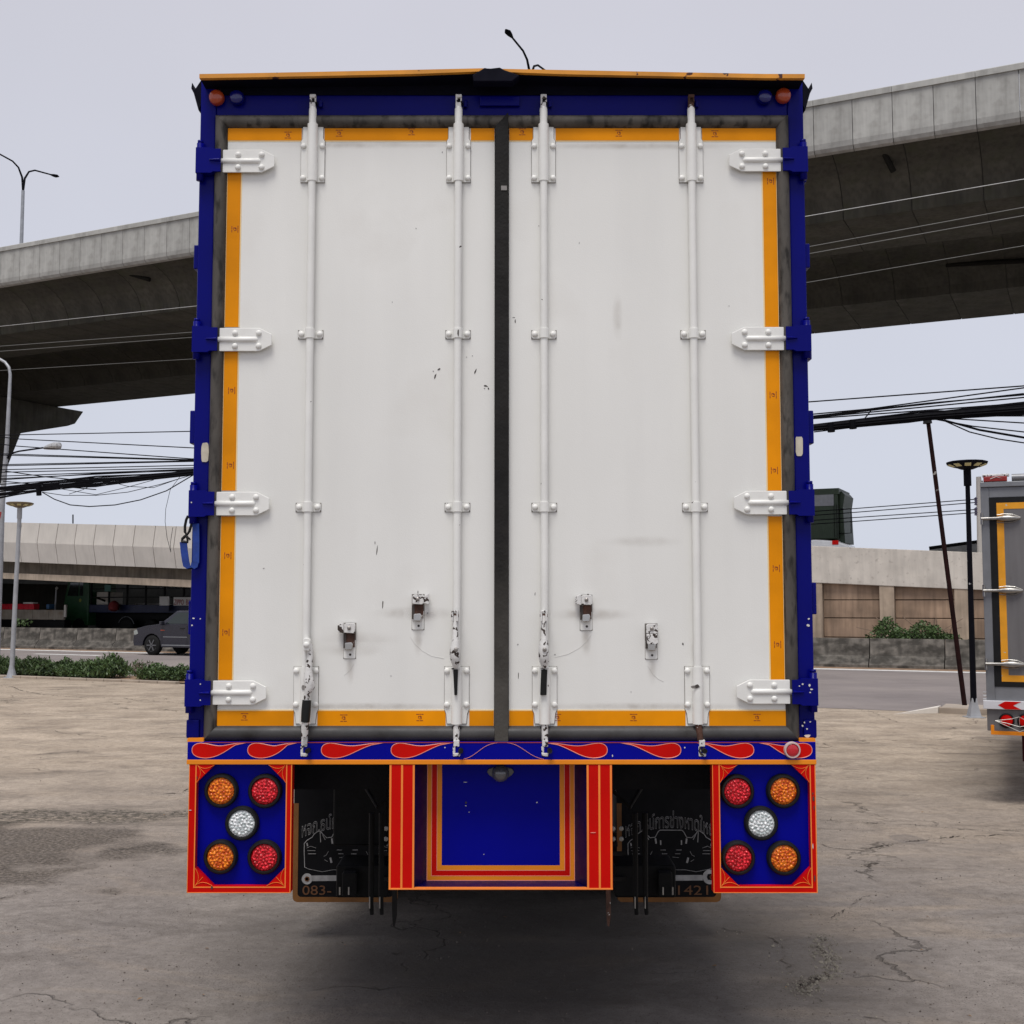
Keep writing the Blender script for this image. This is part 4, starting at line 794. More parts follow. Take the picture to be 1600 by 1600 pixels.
# tail lamp panels
def lamp_panel(pxl, pxr, lamps):
    Yp = YB; xa, xb = X(pxl, 1290, Yp), X(pxr, 1290, Yp); za, zb = Z(1395, Yp), zf0 - 0.001
    root = MB().box(xa + 0.012, xb - 0.012, Yp + 0.034, Yp + 0.06, za + 0.012, zb).build('lamp_panel', M_blue2, tk)
    ia, ib = X(pxl + 11.5, 1290, Yp), X(pxr - 9, 1290, Yp); ja, jb = Z(1385, Yp), zb + 0.0; c = 0.070
    m = MB()
    m.box(xa, ia, Yp, Yp + 0.05, za, zb); m.box(ib, xb, Yp, Yp + 0.05, za, zb); m.box(ia + 0.0001, ib - 0.0001, Yp + 0.0002, Yp + 0.05, za, ja)
    for (cx_, sx) in ((ia, 1), (ib, -1)):
        for (cz, sz) in ((ja, 1), (jb, -1)):
            m.xz([(cx_ - sx * 0.0005, cz), (cx_ + sx * c, cz), (cx_ - sx * 0.0005, cz + sz * c)], Yp + 0.0004, Yp + 0.036)
    m.build('panel_frame', M_red, root)
    m = MB(); t = 0.0026; o = 0.0115                   # pinstripes
    m.box(ia - 0.004, ia, Yp - 0.001, Yp + 0.0005, ja - 0.006, zb); m.box(ib, ib + 0.004, Yp - 0.001, Yp + 0.0005, ja - 0.006, zb); m.box(ia, ib, Yp - 0.0012, Yp + 0.0006, ja - 0.005, ja - 0.001)
    m.box(xb - 0.003, xb + 0.0005, Yp - 0.0012, Yp + 0.0005, za, zb); m.box(xa, xb, Yp - 0.0008, Yp + 0.0005, za - 0.0005, za + 0.002); m.box(xa - .0005, xa + .002, Yp - 0.0008, Yp + 0.0005, za, zb)
    for (cx_, sx) in ((ia, 1), (ib, -1)):
        for (cz, sz) in ((ja, 1), (jb, -1)):
            for cr in (0.0,):
                A = (cx_ + sx * 0.002, cz + sz * c * 0.98); B = (cx_ + sx * c * 0.42, cz + sz * c * 0.42); C_ = (cx_ + sx * c * 0.98, cz + sz * 0.002); O = (cx_ + sx * 0.002, cz + sz * 0.002)
                for (E, F, K) in ((A, O, (cx_ + sx * c * 0.40, cz + sz * c * 0.42)), (O, C_, (cx_ + sx * c * 0.42, cz + sz * c * 0.40)), (O, (cx_ + sx * c * .46, cz + sz * c * .5), (cx_ + sx * c * .23, cz + sz * c * .26))):
                    pts = [((1 - u) ** 2 * E[0] + 2 * u * (1 - u) * K[0] + u * u * F[0], Yp - 0.0004, (1 - u) ** 2 * E[1] + 2 * u * (1 - u) * K[1] + u * u * F[1]) for u in (i / 8 for i in range(9))]
                    m.tube(pts, 0.0013, 5, flat=0.6)
    m.build('panel_pinstripe', M_orange, root)
    for (px, py, mt) in lamps:
        c_ = at(px, py, Yp + 0.012); c_ = Vector((c_.x, Yp + 0.034, c_.z))
        lp = MB().lathe([(0.0655, 0), (0.0655, 0.018), (0.060, 0.027), (0.054, 0.028), (0.0505, 0.021), (0.0505, 0.0)], c_, (0, -1, 0), 36).build('tail_lamp', M_rubber, tk, smooth=True)
        n_ = 28; m = MB(); m.lathe([(0.0502, 0), (0.0502, 0.0195), (0.046, 0.0225), (0.034, 0.0245), (0.018, 0.0255), (0.0008, 0.026)], c_, (0, -1, 0), n_)
        a0_ = random.uniform(0, 1)
        for rg_, cnt in ((0, 1), (0.0135, 6), (0.0262, 12), (0.0385, 18)):
            for q_ in range(cnt):
                an = a0_ + 2 * math.pi * q_ / cnt + rg_ * 30; m.lathe([(0.0063, 0.0), (0.0058, 0.0022), (0.0040, 0.0042), (0.0005, 0.0050)], c_ + Vector((rg_ * math.cos(an), -0.0240 + rg_ * 0.04, rg_ * math.sin(an))), (0, -1, 0), 8)
        m.build('lens', mt, lp, smooth=True)
lamp_panel(294, 455, ((345, 1236, M_lenso), (413.5, 1236.5, M_lensr), (377.5, 1287, M_lensw), (344, 1339.5, M_lenso), (412.5, 1340, M_lensr)))
lamp_panel(1114, 1275.5, ((1152.5, 1237, M_lensr), (1224.5, 1236.5, M_lenso), (1190, 1287, M_lensw), (1154, 1341, M_lensr), (1225.5, 1341.5, M_lenso)))
for px, py, w_, h_, mt in ((1271, 1248, 3, 10, M_dk), (1272, 1262, 2, 8, M_dk), (1270, 1322, 2, 9, M_ch), (1270, 1240, 2, 4, M_dk), (1273, 1372, 3, 12, M_dk), (297, 1266, 5, 1.5, M_ch), (331, 1387, 4, 6, M_dk), (308, 1215, 2, 5, M_dk)): chip(px, py, w_, h_, mt, YB - 0.0016)
# centre box: red posts + recessed number-plate panel
zc0 = Z(1389, YB)
for (a_, b_) in ((608, 647), (917, 957)):
    xa, xb = X(a_, 1290, YB), X(b_, 1290, YB); po = MB().box(xa, xb, YB, YB + 0.05, zc0, zf0 - 0.001).build('bumper_post', M_red, tk, 0.001)
    for u0, u1 in ((0, 3), (18, 21), (36, 39)): MB().box(xa + u0 / 402, xa + u1 / 402, YB - 0.0012, YB + 0.0004, zc0 + 0.0005, zf0 - 0.002).build('post_pinstripe', M_orange, po)
xa, xb = X(608, 1290, YB), X(957, 1290, YB); xi, xj = X(647, 1290, YB), X(917, 1290, YB)
MB().box(xa, xb, YB - 0.002, YB + 0.02, zc0 - 0.003, zc0 + 0.0035).build('bottom_trim', M_orange, tk, 0.001)
Yr = YB + 0.13; pi_, pj_ = X(667, 1290, Yr), X(898, 1290, Yr); zr = Z(1376, Yr)
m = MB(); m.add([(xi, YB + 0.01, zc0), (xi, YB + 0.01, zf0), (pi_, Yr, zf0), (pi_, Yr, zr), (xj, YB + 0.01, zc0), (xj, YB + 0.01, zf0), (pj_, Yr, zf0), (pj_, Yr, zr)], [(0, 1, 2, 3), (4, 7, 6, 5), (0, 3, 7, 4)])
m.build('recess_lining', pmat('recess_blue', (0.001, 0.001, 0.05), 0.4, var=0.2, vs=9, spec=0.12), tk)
rp_ = MB().box(pi_, pj_, Yr, Yr + 0.02, zr, zf0).build('plate_panel', M_blue2, tk)
k_ = 1865 / Yr
def frame(o0, o1, mat, lift):
    a0, a1 = o0 / k_, o1 / k_; m = MB()
    m.box(pi_ + a0, pi_ + a1, Yr - lift, Yr + 0.001, zr + a0, zf0); m.box(pj_ - a1, pj_ - a0, Yr - lift, Yr + 0.001, zr + a0, zf0); m.box(pi_ + a1 + .0001, pj_ - a1 - .0001, Yr - lift, Yr + 0.001, zr + a0, zr + a1); m.build('panel_stripe', mat, rp_)
frame(0, 7, M_yellowo, 0.0015); frame(7, 16, M_red, 0.0012); frame(16, 23, M_yellowo, 0.0015)
frame(0, 1, M_pink, 0.002); frame(15.2, 16, M_pink, 0.002); frame(7, 7.7, M_pink, 0.002)
c = at(782, 1207, Yr - 0.02)
pl_ = MB().xz([(c.x - 0.054, c.z), (c.x - 0.046, c.z + 0.014), (c.x - 0.02, c.z + 0.020), (c.x + 0.02, c.z + 0.020), (c.x + 0.046, c.z + 0.014), (c.x + 0.054, c.z), (c.x + 0.044, c.z - 0.013), (c.x + 0.018, c.z - 0.03), (c.x - 0.018, c.z - 0.03), (c.x - 0.044, c.z - 0.013)], Yr - 0.008, Yr).build('plate_lamp', M_grey, tk, 0.003)
MB().lathe([(0.034, 0), (0.034, 0.01), (0.030, 0.024), (0.018, 0.036), (0.001, 0.040)], (c.x, Yr - 0.008, c.z - 0.004), (0, -1, 0), 22).build('lamp_dome', pmat('lamp_dome_grey', (0.16, 0.16, 0.17), 0.25, 0.4), pl_, smooth=True)
for px, py, w_, h_ in ((728, 1254, 4, 4), (728, 1259, 3, 2), (733, 1269, 1.5, 2), (839, 1254, 3, 3), (756, 1335, 2, 1.5), (727, 1222, 7, 1.2)): chip(px, py, w_, h_, M_dk if w_ > 3 and h_ > 1.5 else M_ch, Yr - 0.0008)
chip(927, 1301, 11, 1.5, M_pink, YB - 0.0016)
# underside: chassis rails, cross member, tank, springs, axle, wheels, flaps
for s_ in (-1, 1):
    MB().box(*sorted((XC + s_ * 0.36, XC + s_ * 0.44)), YD + 0.2, YD + 8.4, 0.95, 1.20).build('chassis_rail', M_black, tk)
    m = MB(); 
    for j in range(5): m.box(*sorted((XC + s_ * 0.50, XC + s_ * 0.58)), 6.2 - 0.0 + j * 0.14, 8.9 - j * 0.14, 0.66 - j * 0.022, 0.68 - j * 0.022)
    m.build('leaf_spring', M_black, tk)
    # hanging shackle bars and stays
    for dx in (0.0, 0.045):
        xx = XC + s_ * (0.545 + dx if s_ > 0 else 0.545 + dx) ; p = at(580 if s_ < 0 else 993, 1380, 5.5)
        xx = p.x + (dx if s_ < 0 else dx)
        m = MB(); m.tube([(xx, 5.5, 0.95), (xx, 5.5, Z(1405, 5.5)), (xx + 0.004, 5.5, Z(1429, 5.5))], [0.013, 0.011, 0.009], 8); m.build('shackle_bar', M_black, tk)
        MB().tube([(xx - 0.004, 5.484, Z(1400, 5.5)), (xx - 0.004, 5.484, Z(1418, 5.5))], 0.003, 6).build('grease_fitting', M_dullc, tk)
    p = at(616 if s_ < 0 else 950, 1400, 4.95); m = MB(); m.xz([(p.x - 0.008, 1.0), (p.x + 0.010, 1.0), (p.x + 0.010, Z(1432, 4.95)), (p.x + 0.003, Z(1447, 4.95)), (p.x - 0.004, Z(1445, 4.95)), (p.x - 0.008, Z(1420, 4.95))], 4.94, 4.965); m.build('stay_bar', M_rusty if s_ > 0 else M_black, tk)
    # spring hanger box
    a_, b_ = (525, 606) if s_ < 0 else (961, 1056); MB().box(at(a_, 1370, 6.0).x, at(b_, 1370, 6.0).x, 6.0, 6.25, Z(1403, 6.0), Z(1352, 6.0)).build('step_box', M_black, tk, 0.01)
    a_, b_ = (533, 556) if s_ < 0 else (1030, 1052); MB().box(at(a_, 1380, 5.9).x, at(b_, 1380, 5.9).x, 5.93, 5.995, Z(1400, 5.95), Z(1362, 5.95)).build('hanger_plate', M_black, tk, 0.006)
    for k in range(2):
        pz = at((531, 545)[k] if s_ < 0 else (1036, 1051)[k], 1392, 5.9); MB().tube([(pz.x, 5.9, pz.z - 0.018), (pz.x, 5.9, pz.z + 0.018)], 0.004, 8).build('bolt', M_dullc, tk)
MB().box(XC - 0.45, XC + 0.45, 5.4, 5.55, 0.95, 1.12).build('cross_member', M_black, tk)
MB().box(at(521, 1250, 6.3).x, at(606, 1250, 6.3).x, 6.3, 6.6, Z(1322, 6.3), Z(1230, 6.3)).build('tool_box', M_black, tk, 0.01)
MB().box(XC - 1.15, XC + 1.15, YD + 0.35, YD + 0.45, zd - 0.16, zd - 0.03).build('cross_beam', M_black, tk)
MB().tube([(XC - 1.0, 8.15, 0.50), (XC + 1.0, 8.15, 0.50)], 0.09, 12).build('axle', M_black, tk)
MB().lathe([(0.05, -0.25), (0.18, -0.12), (0.22, 0), (0.18, 0.12), (0.05, 0.25)], (XC, 8.15, 0.50), (0, 1, 0), 16).build('differential', M_black, tk, smooth=True)
def wheel_mesh(r_, w_, mt=M_tyre): return MB().lathe([(r_ * 0.55, -w_ / 2), (r_ * 0.92, -w_ / 2), (r_, -w_ * 0.36), (r_, w_ * 0.36), (r_ * 0.92, w_ / 2), (r_ * 0.55, w_ / 2)], (0, 0, 0), (1, 0, 0), 28).mesh('wheel', mt, smooth=True)
mw = wheel_mesh(0.50, 0.26); mh_ = MB().lathe([(0.05, -0.10), (0.27, -0.08), (0.27, 0.08), (0.05, 0.10)], (0, 0, 0), (1, 0, 0), 20).mesh('wheel_hub', M_steel)
for yy in (8.15, 9.40):
    for xx in (-1.06, -0.76, 0.76, 1.06): wv = inst('wheel', mw, tk, (XC + xx, yy, 0.50)); inst('wheel_hub', mh_, wv, (XC + xx, yy, 0.50))
for xx in (-1.0, 1.0): wv = inst('wheel', mw, tk, (XC + xx, YD + 9.3, 0.50)); inst('wheel_hub', mh_, wv, (XC + xx, YD + 9.3, 0.50))
# brake hoses, spring clamps and a valve block seen dimly under the tail
M_dim = pmat('road_grimed_steel', (0.010, 0.009, 0.008), 0.7, var=0.5, vs=25, spec=0.2)
for s_ in (-1, 1):
    for k in range(1):
        x0 = XC + s_ * (0.50 + 0.10 * k); MB().tube([(x0, 6.1, 1.18), (x0 + s_ * 0.03, 6.0, 0.98 - 0.05 * k), (x0 + s_ * 0.12, 5.95, 0.90 - 0.04 * k), (x0 + s_ * 0.2, 6.05, 1.0), (x0 + s_ * 0.22, 6.2, 1.18)], 0.011, 8).build('air_hose', M_dim, tk, smooth=True)
    for k in range(2): MB().box(*sorted((XC + s_ * 0.49, XC + s_ * 0.60)), 5.98 - k * 0.012, 5.992 - k * 0.012, 0.66 - k * 0.12, 0.68 - k * 0.12).build('spring_clamp', M_dim, tk)
    MB().box(*sorted((XC + s_ * 0.66, XC + s_ * 0.78)), 6.18, 6.28, 0.98, 1.10).build('valve_block', M_dim, tk, 0.01)
    for k in range(4): MB().lathe([(0.012, 0), (0.012, 0.01), (0.001, 0.012)], (XC + s_ * (0.54 + 0.04 * (k % 2)), 5.995, 0.74 + 0.05 * (k // 2)), (0, -1, 0), 6).build('bolt', M_dullc, tk)
# fenders over the tandem
for s_ in (-1, 1):
    m = MB(); pr = [(6.92, 0.60), (6.95, 0.98), (7.15, 1.13), (9.7, 1.13)]
    for (a0, b0), (a1, b1) in zip(pr[:-1], pr[1:]):
        x0, x1 = sorted((XC + s_ * 0.60, XC + s_ * 1.20)); m.add([(x0, a0, b0), (x1, a0, b0), (x1, a1, b1), (x0, a1, b1), (x0, a0 + .01, b0 - .01), (x1, a0 + .01, b0 - .01), (x1, a1 + .01, b1 - .01), (x0, a1 + .01, b1 - .01)], [(0, 1, 2, 3), (7, 6, 5, 4), (0, 3, 7, 4), (1, 5, 6, 2), (0, 4, 5, 1), (2, 6, 7, 3)])
    m.build('fender', M_grey, tk)
YF = 6.90
def flap(pxl, pxr, side):
    xa, xb = X(pxl, 1340, YF), X(pxr, 1340, YF); za, zb = Z(1409.5, YF), Z(1222, YF)
    def rr(x0, x1, z0, z1, r_):
        P = []
        for (cx_, cz, a0) in ((x0 + r_, z0 + r_, 180), (x1 - r_, z0 + r_, 270)):
            for k in range(6): an = R(a0 + 18 * k); P.append((cx_ + r_ * math.cos(an), cz + r_ * math.sin(an)))
        return P + [(x1, z1), (x0, z1)]
    f = MB().xz(rr(xa + .002, xb - .002, za + .002, zb, 0.02), YF, YF + 0.012).build('mud_flap', M_flap, tk)
    t = 0.028
    out = rr(xa, xb, za, Z(1255, YF), 0.03); inn = rr(xa + t, xb - t, za + t, Z(1255, YF), 0.02)
    m = MB(); n_ = len(out); vs = [(x, YF - 0.002, z) for x, z in out] + [(x, YF - 0.002, z) for x, z in inn] + [(x, YF + 0.0005, z) for x, z in out] + [(x, YF + 0.0005, z) for x, z in inn]
    fs = []
    for i_ in range(n_ - 2): pass
    idx = list(range(n_ - 2)); 
    order = [n_ - 1] + list(range(0, n_ - 1))          # open at the top edge
    for a_, b_ in zip(order[:-1], order[1:]): fs += [(a_, b_, n_ + b_, n_ + a_), (2 * n_ + a_, 3 * n_ + a_, 3 * n_ + b_, 2 * n_ + b_), (a_, 2 * n_ + a_, 2 * n_ + b_, b_), (n_ + a_, n_ + b_, 3 * n_ + b_, 3 * n_ + a_)]
    m.add(vs, fs); m.build('flap_border', M_flapb, f)
    k = 1865 / YF; x0 = xa + 15 / k                    # artwork origin, pixel units relative to the flap's left edge
    def P(u, v): return Vector((x0 + u / k, YF - 0.0015, Z(v, YF)))
    # arched lettering in outline
    txt = 'หจก.ธน์การช่างหาดใหญ่'
    me = text_mesh(txt, 0.085, M_print, 0.0012, 140 / k)
    if len(me.vertices):
        zmin = min(v.co.y for v in me.vertices); zmax = max(v.co.y for v in me.vertices); W_ = 140 / k
        for v in me.vertices:
            u = v.co.x / W_ * 2 - 1; v.co = (v.co.x, v.co.z, (v.co.y) * (0.122 / max(1e-5, zmax - zmin)) * 0.95 - 0.055 * u * u)
        o = inst('flap_lettering', me, f, (x0 - 2 / k, YF - 0.002, Z(1293, YF)))
    # line drawing of a lorry front
    m = MB(); Wt = 136.0
    def ln(pts, r_=0.0022, mir=True):
        for fl_ in ((0, 1) if mir else (0,)):
            m.tube([tuple(P(Wt - u if fl_ else u, v)) for u, v in pts], r_, 5, flat=0.5)
    ln([(3, 1355), (2, 1330), (2, 1318), (6, 1313), (14, 1308), (17, 1303), (24, 1298), (27, 1299), (30, 1303), (36, 1309), (44, 1308), (48, 1300), (51, 1297), (68, 1297)])
    ln([(3, 1355), (10, 1358), (30, 1362), (46, 1359), (68, 1359)]); ln([(26, 1300), (27, 1316)]); ln([(6, 1317), (7, 1322)], 0.004); ln([(52, 1313), (52, 1320)], 0.004)
    ln([(6, 1325), (12, 1322), (20, 1325)]); ln([(7, 1329), (19, 1329)]); ln([(8, 1334), (20, 1334)], 0.003); ln([(52, 1328), (60, 1328)], 0.0035, True); ln([(54, 1334), (62, 1334)], 0.0035, True); ln([(56, 1340), (66, 1339)], 0.002)
    ln([(39, 1330), (36, 1336), (32, 1338)]); ln([(33, 1343), (38, 1346)]); ln([(42, 1340), (44, 1348)], 0.006); ln([(30, 1304), (34, 1312)], 0.005); ln([(44, 1310), (45, 1318)], 0.005)
    m.build('flap_drawing', M_print, f)
    # spanner
    m = MB(); m.xz([(P(0, 0).x + 14 / k, Z(1376.5, YF)), (P(0, 0).x + 116 / k, Z(1375.5, YF)), (P(0, 0).x + 116 / k, Z(1367, YF)), (P(0, 0).x + 14 / k, Z(1368, YF))], YF - 0.003, YF)
    m.lathe([(8.2 / k, 0), (8.2 / k, 0.004), (0.0005, 0.004)], P(7, 1373), (0, -1, 0), 20)
    cc = P(127, 1370); hp = []
    for kk in range(-13, 14): an = R(180 + kk * 11.5); hp.append((cc.x + 11 / k * math.cos(an), cc.z + 11 / k * math.sin(an)))
    hp += [(cc.x + 5 / k, cc.z - 5 / k), (cc.x - 3 / k, cc.z - 4.5 / k), (cc.x - 5 / k, cc.z), (cc.x - 3 / k, cc.z + 4.5 / k), (cc.x + 5 / k, cc.z + 5 / k)][::1]
    m.xz(hp, YF - 0.0035, YF - 0.0002); m.build('flap_spanner', M_print, f)
    m = MB(); m.lathe([(4.2 / k, 0), (4.2 / k, 0.001), (2.6 / k, 0.001), (2.6 / k, 0.0)], P(7, 1373) + Vector((0, -0.0055, 0)), (0, -1, 0), 6); m.lathe([(3.8 / k, 0), (3.8 / k, 0.001), (2.3 / k, 0.001), (2.3 / k, 0.0)], P(130, 1370) + Vector((0, -0.0035, 0)), (0, -1, 0), 6); m.build('flap_nut', M_printb, f)
    t_, px0, w_ = ('083-', 0, 44) if side < 0 else ('1421', 78, 46)
    me = text_mesh(t_, 0.075, M_printb, 0, w_ / k)
    for v in me.vertices: v.co = (v.co.x, -v.co.z, v.co.y * 1.0)
    inst('flap_number', me, f, (x0 + px0 / k, YF - 0.0025, Z(1398, YF)))
flap(458, 622, -1); flap(964, 1126, 1)
# cab (hidden behind the box)
MB().box(XC - 1.18, XC + 1.18, YD + 7.6, YD + 9.5, 0.75, 2.95).build('cab', M_blue, tk, 0.12)
MB().box(XC - 1.183, XC + 1.183, YD + 8.2, YD + 9.1, 1.95, 2.6).build('cab_window', M_glass, tk)
MB().box(XC - 0.5, XC + 0.5, YD + 7.2, YD + 7.65, 0.9, 1.6).build('cab_mount', M_black, tk)
# strap and hook on the left edge
sp_ = thing('ratchet_strap', at(295, 850, YD + 0.03), 'blue webbing strap with black snap hook hanging on the left truck edge', 'strap')
def T3(P, Y): return [tuple(at(a, b_, Y)) for a, b_ in P]
Ys = YD - 0.02
def ribbon(P, w_, mat, name, par):
    m = MB(); vs = []; fs = []
    for (a, b_) in P:
        p = at(a, b_, Ys); vs += [(p.x - w_ / 2, p.y - 0.002, p.z), (p.x + w_ / 2, p.y - 0.002, p.z), (p.x + w_ / 2, p.y + 0.002, p.z), (p.x - w_ / 2, p.y + 0.002, p.z)]
    for i_ in range(len(P) - 1):
        A = i_ * 4; fs += [(A + a, A + (a + 1) % 4, A + 4 + (a + 1) % 4, A + 4 + a) for a in range(4)]
    fs += [(0, 3, 2, 1), tuple(len(P) * 4 - 4 + k for k in range(4))]; m.add(vs, fs); return m.build(name, mat, par)
ribbon([(286.5, 847), (288, 862), (290, 876), (292, 885), (298, 889), (303, 886), (305, 878)], 0.028, M_strap, 'webbing', sp_)
ribbon([(306, 818), (306.5, 850), (306, 880)], 0.026, M_strap, 'webbing', sp_)
m = MB(); m.tube(T3([(294, 806), (291, 812), (289, 822), (289, 831), (292, 836), (296, 830), (299, 820), (298, 810), (294, 806)], Ys), 0.0055, 8); m.tube(T3([(289, 838), (285, 842), (284, 846), (293, 847), (293, 840), (289, 836)], Ys), 0.006, 8); m.tube(T3([(292, 843), (296, 841), (297, 844)], Ys), 0.004, 6); m.build('snap_hook', M_rubber, sp_)

# ================================================================== SILVER TRUCK (right)
cS = at(1537, 940, 11.4); yawS = -R(22.5)
st = thing('silver_truck', (cS.x, cS.y, 0), 'silver aluminium box truck at the right edge with amber tape and red chevron strip', 'truck', rotz=yawS, local=True)
M_al = pmat('brushed_aluminium', (0.17, 0.162, 0.16), 0.5, 0.3, var=0.10, vs=3, bump=0.05, bs=90, st=(6, 6, 0.5)); M_alf = pmat('frame_steel', (0.22, 0.225, 0.235), 0.45, 0.4, var=0.10, vs=6)
scS = 1865 / 11.4 * 1.0
def zS(py): return CAMH + (942 - py) / (FPX / 11.4) * 1.0
def zS(py): return at(1540, py, 11.4).z
b0, b1 = zS(1092), zS(762); WS = 2.05
MB().box(0.03, WS - 0.03, 0.03, 4.2, b0, b1 + 0.04).build('cargo_box', M_al, st, 0.01)
fr = MB(); fr.box(0, 0.075, -0.01, 0.05, b0 - 0.02, b1); fr.box(WS - 0.075, WS, -0.01, 0.05, b0 - 0.02, b1); fr.box(0.075, WS - 0.075, -0.008, 0.05, b1 - 0.10, b1); fr.box(0.075, WS - 0.075, -0.008, 0.05, b0 - 0.02, b0 + 0.12)
fr.build('door_frame', M_alf, st, 0.004)
zt_, zb_ = b1 - 0.10, b0 + 0.12
for x0, x1 in ((0.138, WS / 2 - 0.01), (WS / 2 + 0.01, WS - 0.138)):
    dr = MB().box(x0, x1, -0.012, 0.03, zb_ + 0.045, zt_ - 0.05).build('door', M_al, st, 0.002)
    gk = MB(); gk.box(x0 - 0.063 if x0 < 0.5 else x0 - 0.009, x0, -0.016, 0.02, zb_, zt_); gk.box(x1, x1 + (0.045 if x1 > 1.5 else 0.005), -0.016, 0.02, zb_, zt_); gk.box(x0, x1, -0.0155, 0.02, zt_ - 0.05, zt_); gk.box(x0, x1, -0.0155, 0.02, zb_, zb_ + 0.045)
    gk.build('gasket', M_rubber, dr)
    t = 0.062
    MS_t = pmat('worn_tape', (0.78, 0.33, 0.01), 0.4, var=0.15, vs=6, chips=((0.5, 0.46, 0.36), 22, 0.68))
    MB().box(x0, x1, -0.0145, -0.0115, zt_ - 0.05 - t, zt_ - 0.052).build('tape_strip', MS_t, dr); MB().box(x0, x1, -0.0145, -0.0115, zb_ + 0.047, zb_ + 0.045 + t).build('tape_strip', MS_t, dr)
    MB().box(x0, x0 + t, -0.0146, -0.0115, zb_ + 0.045 + t, zt_ - 0.05 - t).build('tape_strip', MS_t, dr); MB().box(x1 - t, x1, -0.0146, -0.0115, zb_ + 0.045 + t, zt_ - 0.05 - t).build('tape_strip', MS_t, dr)
for py in (811, 923, 1037):
    z = zS(py)
    for s_, xo in ((1, 0.0), (-1, WS)):
        m = MB(); m.tube([(xo + s_ * 0.005, -0.03, z - 0.055), (xo + s_ * 0.005, -0.03, z + 0.055)], 0.013, 10)
        m.tube([(xo + s_ * a, -0.035, z) for a in (0.0, 0.14, 0.19, 0.24, 0.30, 0.345)], [0.014, 0.016, 0.028, 0.032, 0.022, 0.006], 12)
        hh = m.build('hinge', M_dullc, st, smooth=True)
        m = MB(); m.tube([(xo + s_ * a, -0.024, z + b_) for a, b_ in ((0.14, 0.034), (0.20, 0.042), (0.28, 0.036), (0.345, 0.006), (0.345, -0.006), (0.28, -0.036), (0.20, -0.042), (0.14, -0.034))], 0.004, 6); m.build('hinge_edge', M_dullc, hh)
# roof edge with reflector and marker tube
MB().box(0.0, WS, -0.03, 0.06, b1, b1 + 0.05).build('roof_rail', M_alf, st, 0.005)
MB().box(0.03, 0.24, -0.035, 0.02, b1 + 0.052, b1 + 0.10).build('roof_reflector', pmat('faded_red', (0.28, 0.015, 0.012), 0.5, var=0.3, vs=12), st, 0.006)
m = MB(); cz_ = b1 + 0.076
m.tube([(0.09, -0.037, cz_), (0.145, -0.037, cz_ + 0.02), (0.2, -0.037, cz_), (0.145, -0.037, cz_ - 0.02), (0.09, -0.037, cz_)], 0.003, 5); m.build('reflector_mark', M_ch, st)
MB().box(0.02, 0.26, -0.02, 0.05, b1 + 0.1005, b1 + 0.125).build('roof_cap', M_whitec, st, 0.006)
MB().tube([(0.28, 0.0, b1 + 0.085), (WS - 0.28, 0.0, b1 + 0.085)], 0.035, 12).build('marker_tube', M_alf, st, smooth=True)
# bumper with chevrons, guard lamps, frame
zw1, zw0 = zS(1094), zS(1107)
bw_ = MB().box(-0.03, WS + 0.03, -0.05, 0.02, zw0, zw1).build('chevron_strip', pmat('strip_white', (0.66, 0.66, 0.68), 0.4, var=0.1, vs=8), st, 0.004)
for k in range(4):
    x0 = 0.10 + k * 0.52; h_ = zw1 - zw0; mdl = (zw0 + zw1) / 2
    MB().xz([(x0, mdl), (x0 + 0.06, zw0 + .003), (x0 + 0.20, zw0 + .003), (x0 + 0.13, mdl), (x0 + 0.20, zw1 - .003), (x0 + 0.06, zw1 - .003)], -0.0525, -0.0498).build('chevron', M_red, bw_)
zl1, zl0 = zS(1108), zS(1147)
MB().box(0.0, WS, -0.02, 0.02, zl0 + 0.035, zl1).build('lamp_board', M_al, st, 0.003)
fr = MB(); fr.box(0.03, WS - .03, -0.03, 0.02, zl0, zl0 + 0.035); fr.box(0.03, 0.06, -0.031, 0.02, zl0, zl0 + 0.09); fr.build('lamp_board_trim', M_yellowo, st, 0.002)
for k in range(3):
    for side_ in (0, 1):
        cx_ = 0.17 + k * 0.16 if side_ == 0 else WS - 0.17 - k * 0.16; cz_ = (zl0 + 0.035 + zl1) / 2
        lm = MB().lathe([(0.07, 0), (0.07, 0.012), (0.06, 0.016), (0.06, 0.0)], (cx_, -0.02, cz_), (0, -1, 0), 20).build('tail_lamp', M_rubber, st)
        MB().lathe([(0.058, 0), (0.05, 0.018), (0.001, 0.026)], (cx_, -0.02, cz_), (0, -1, 0), 20).build('lens', M_red if k < 2 else M_amb, lm, smooth=True)
for side_ in (0, 1):
    xg = 0.07 if side_ == 0 else WS - 0.55; cz_ = (zl0 + 0.035 + zl1) / 2; m = MB()
    m.tube([(xg, -0.07, cz_), (xg + 0.21, -0.07, cz_ - 0.095), (xg + 0.42, -0.07, cz_), (xg + 0.21, -0.07, cz_ + 0.085), (xg, -0.07, cz_)], 0.004, 6)
    m.tube([(xg, -0.07, cz_), (xg + 0.14, -0.07, cz_ + 0.02), (xg + 0.21, -0.07, cz_ + 0.042), (xg + 0.34, -0.07, cz_ - 0.03), (xg + 0.42, -0.07, cz_)], 0.0035, 6); m.tube([(xg + 0.21, -0.07, cz_ + 0.04), (xg + 0.21, -0.07, cz_ - 0.05)], 0.0035, 6)
    m.tube([(xg, -0.07, cz_), (xg + 0.10, -0.07, cz_ - 0.02), (xg + 0.21, -0.07, cz_ - 0.05), (xg + 0.42, -0.07, cz_)], 0.0035, 6)
    m.build('lamp_guard', M_dullc, st)
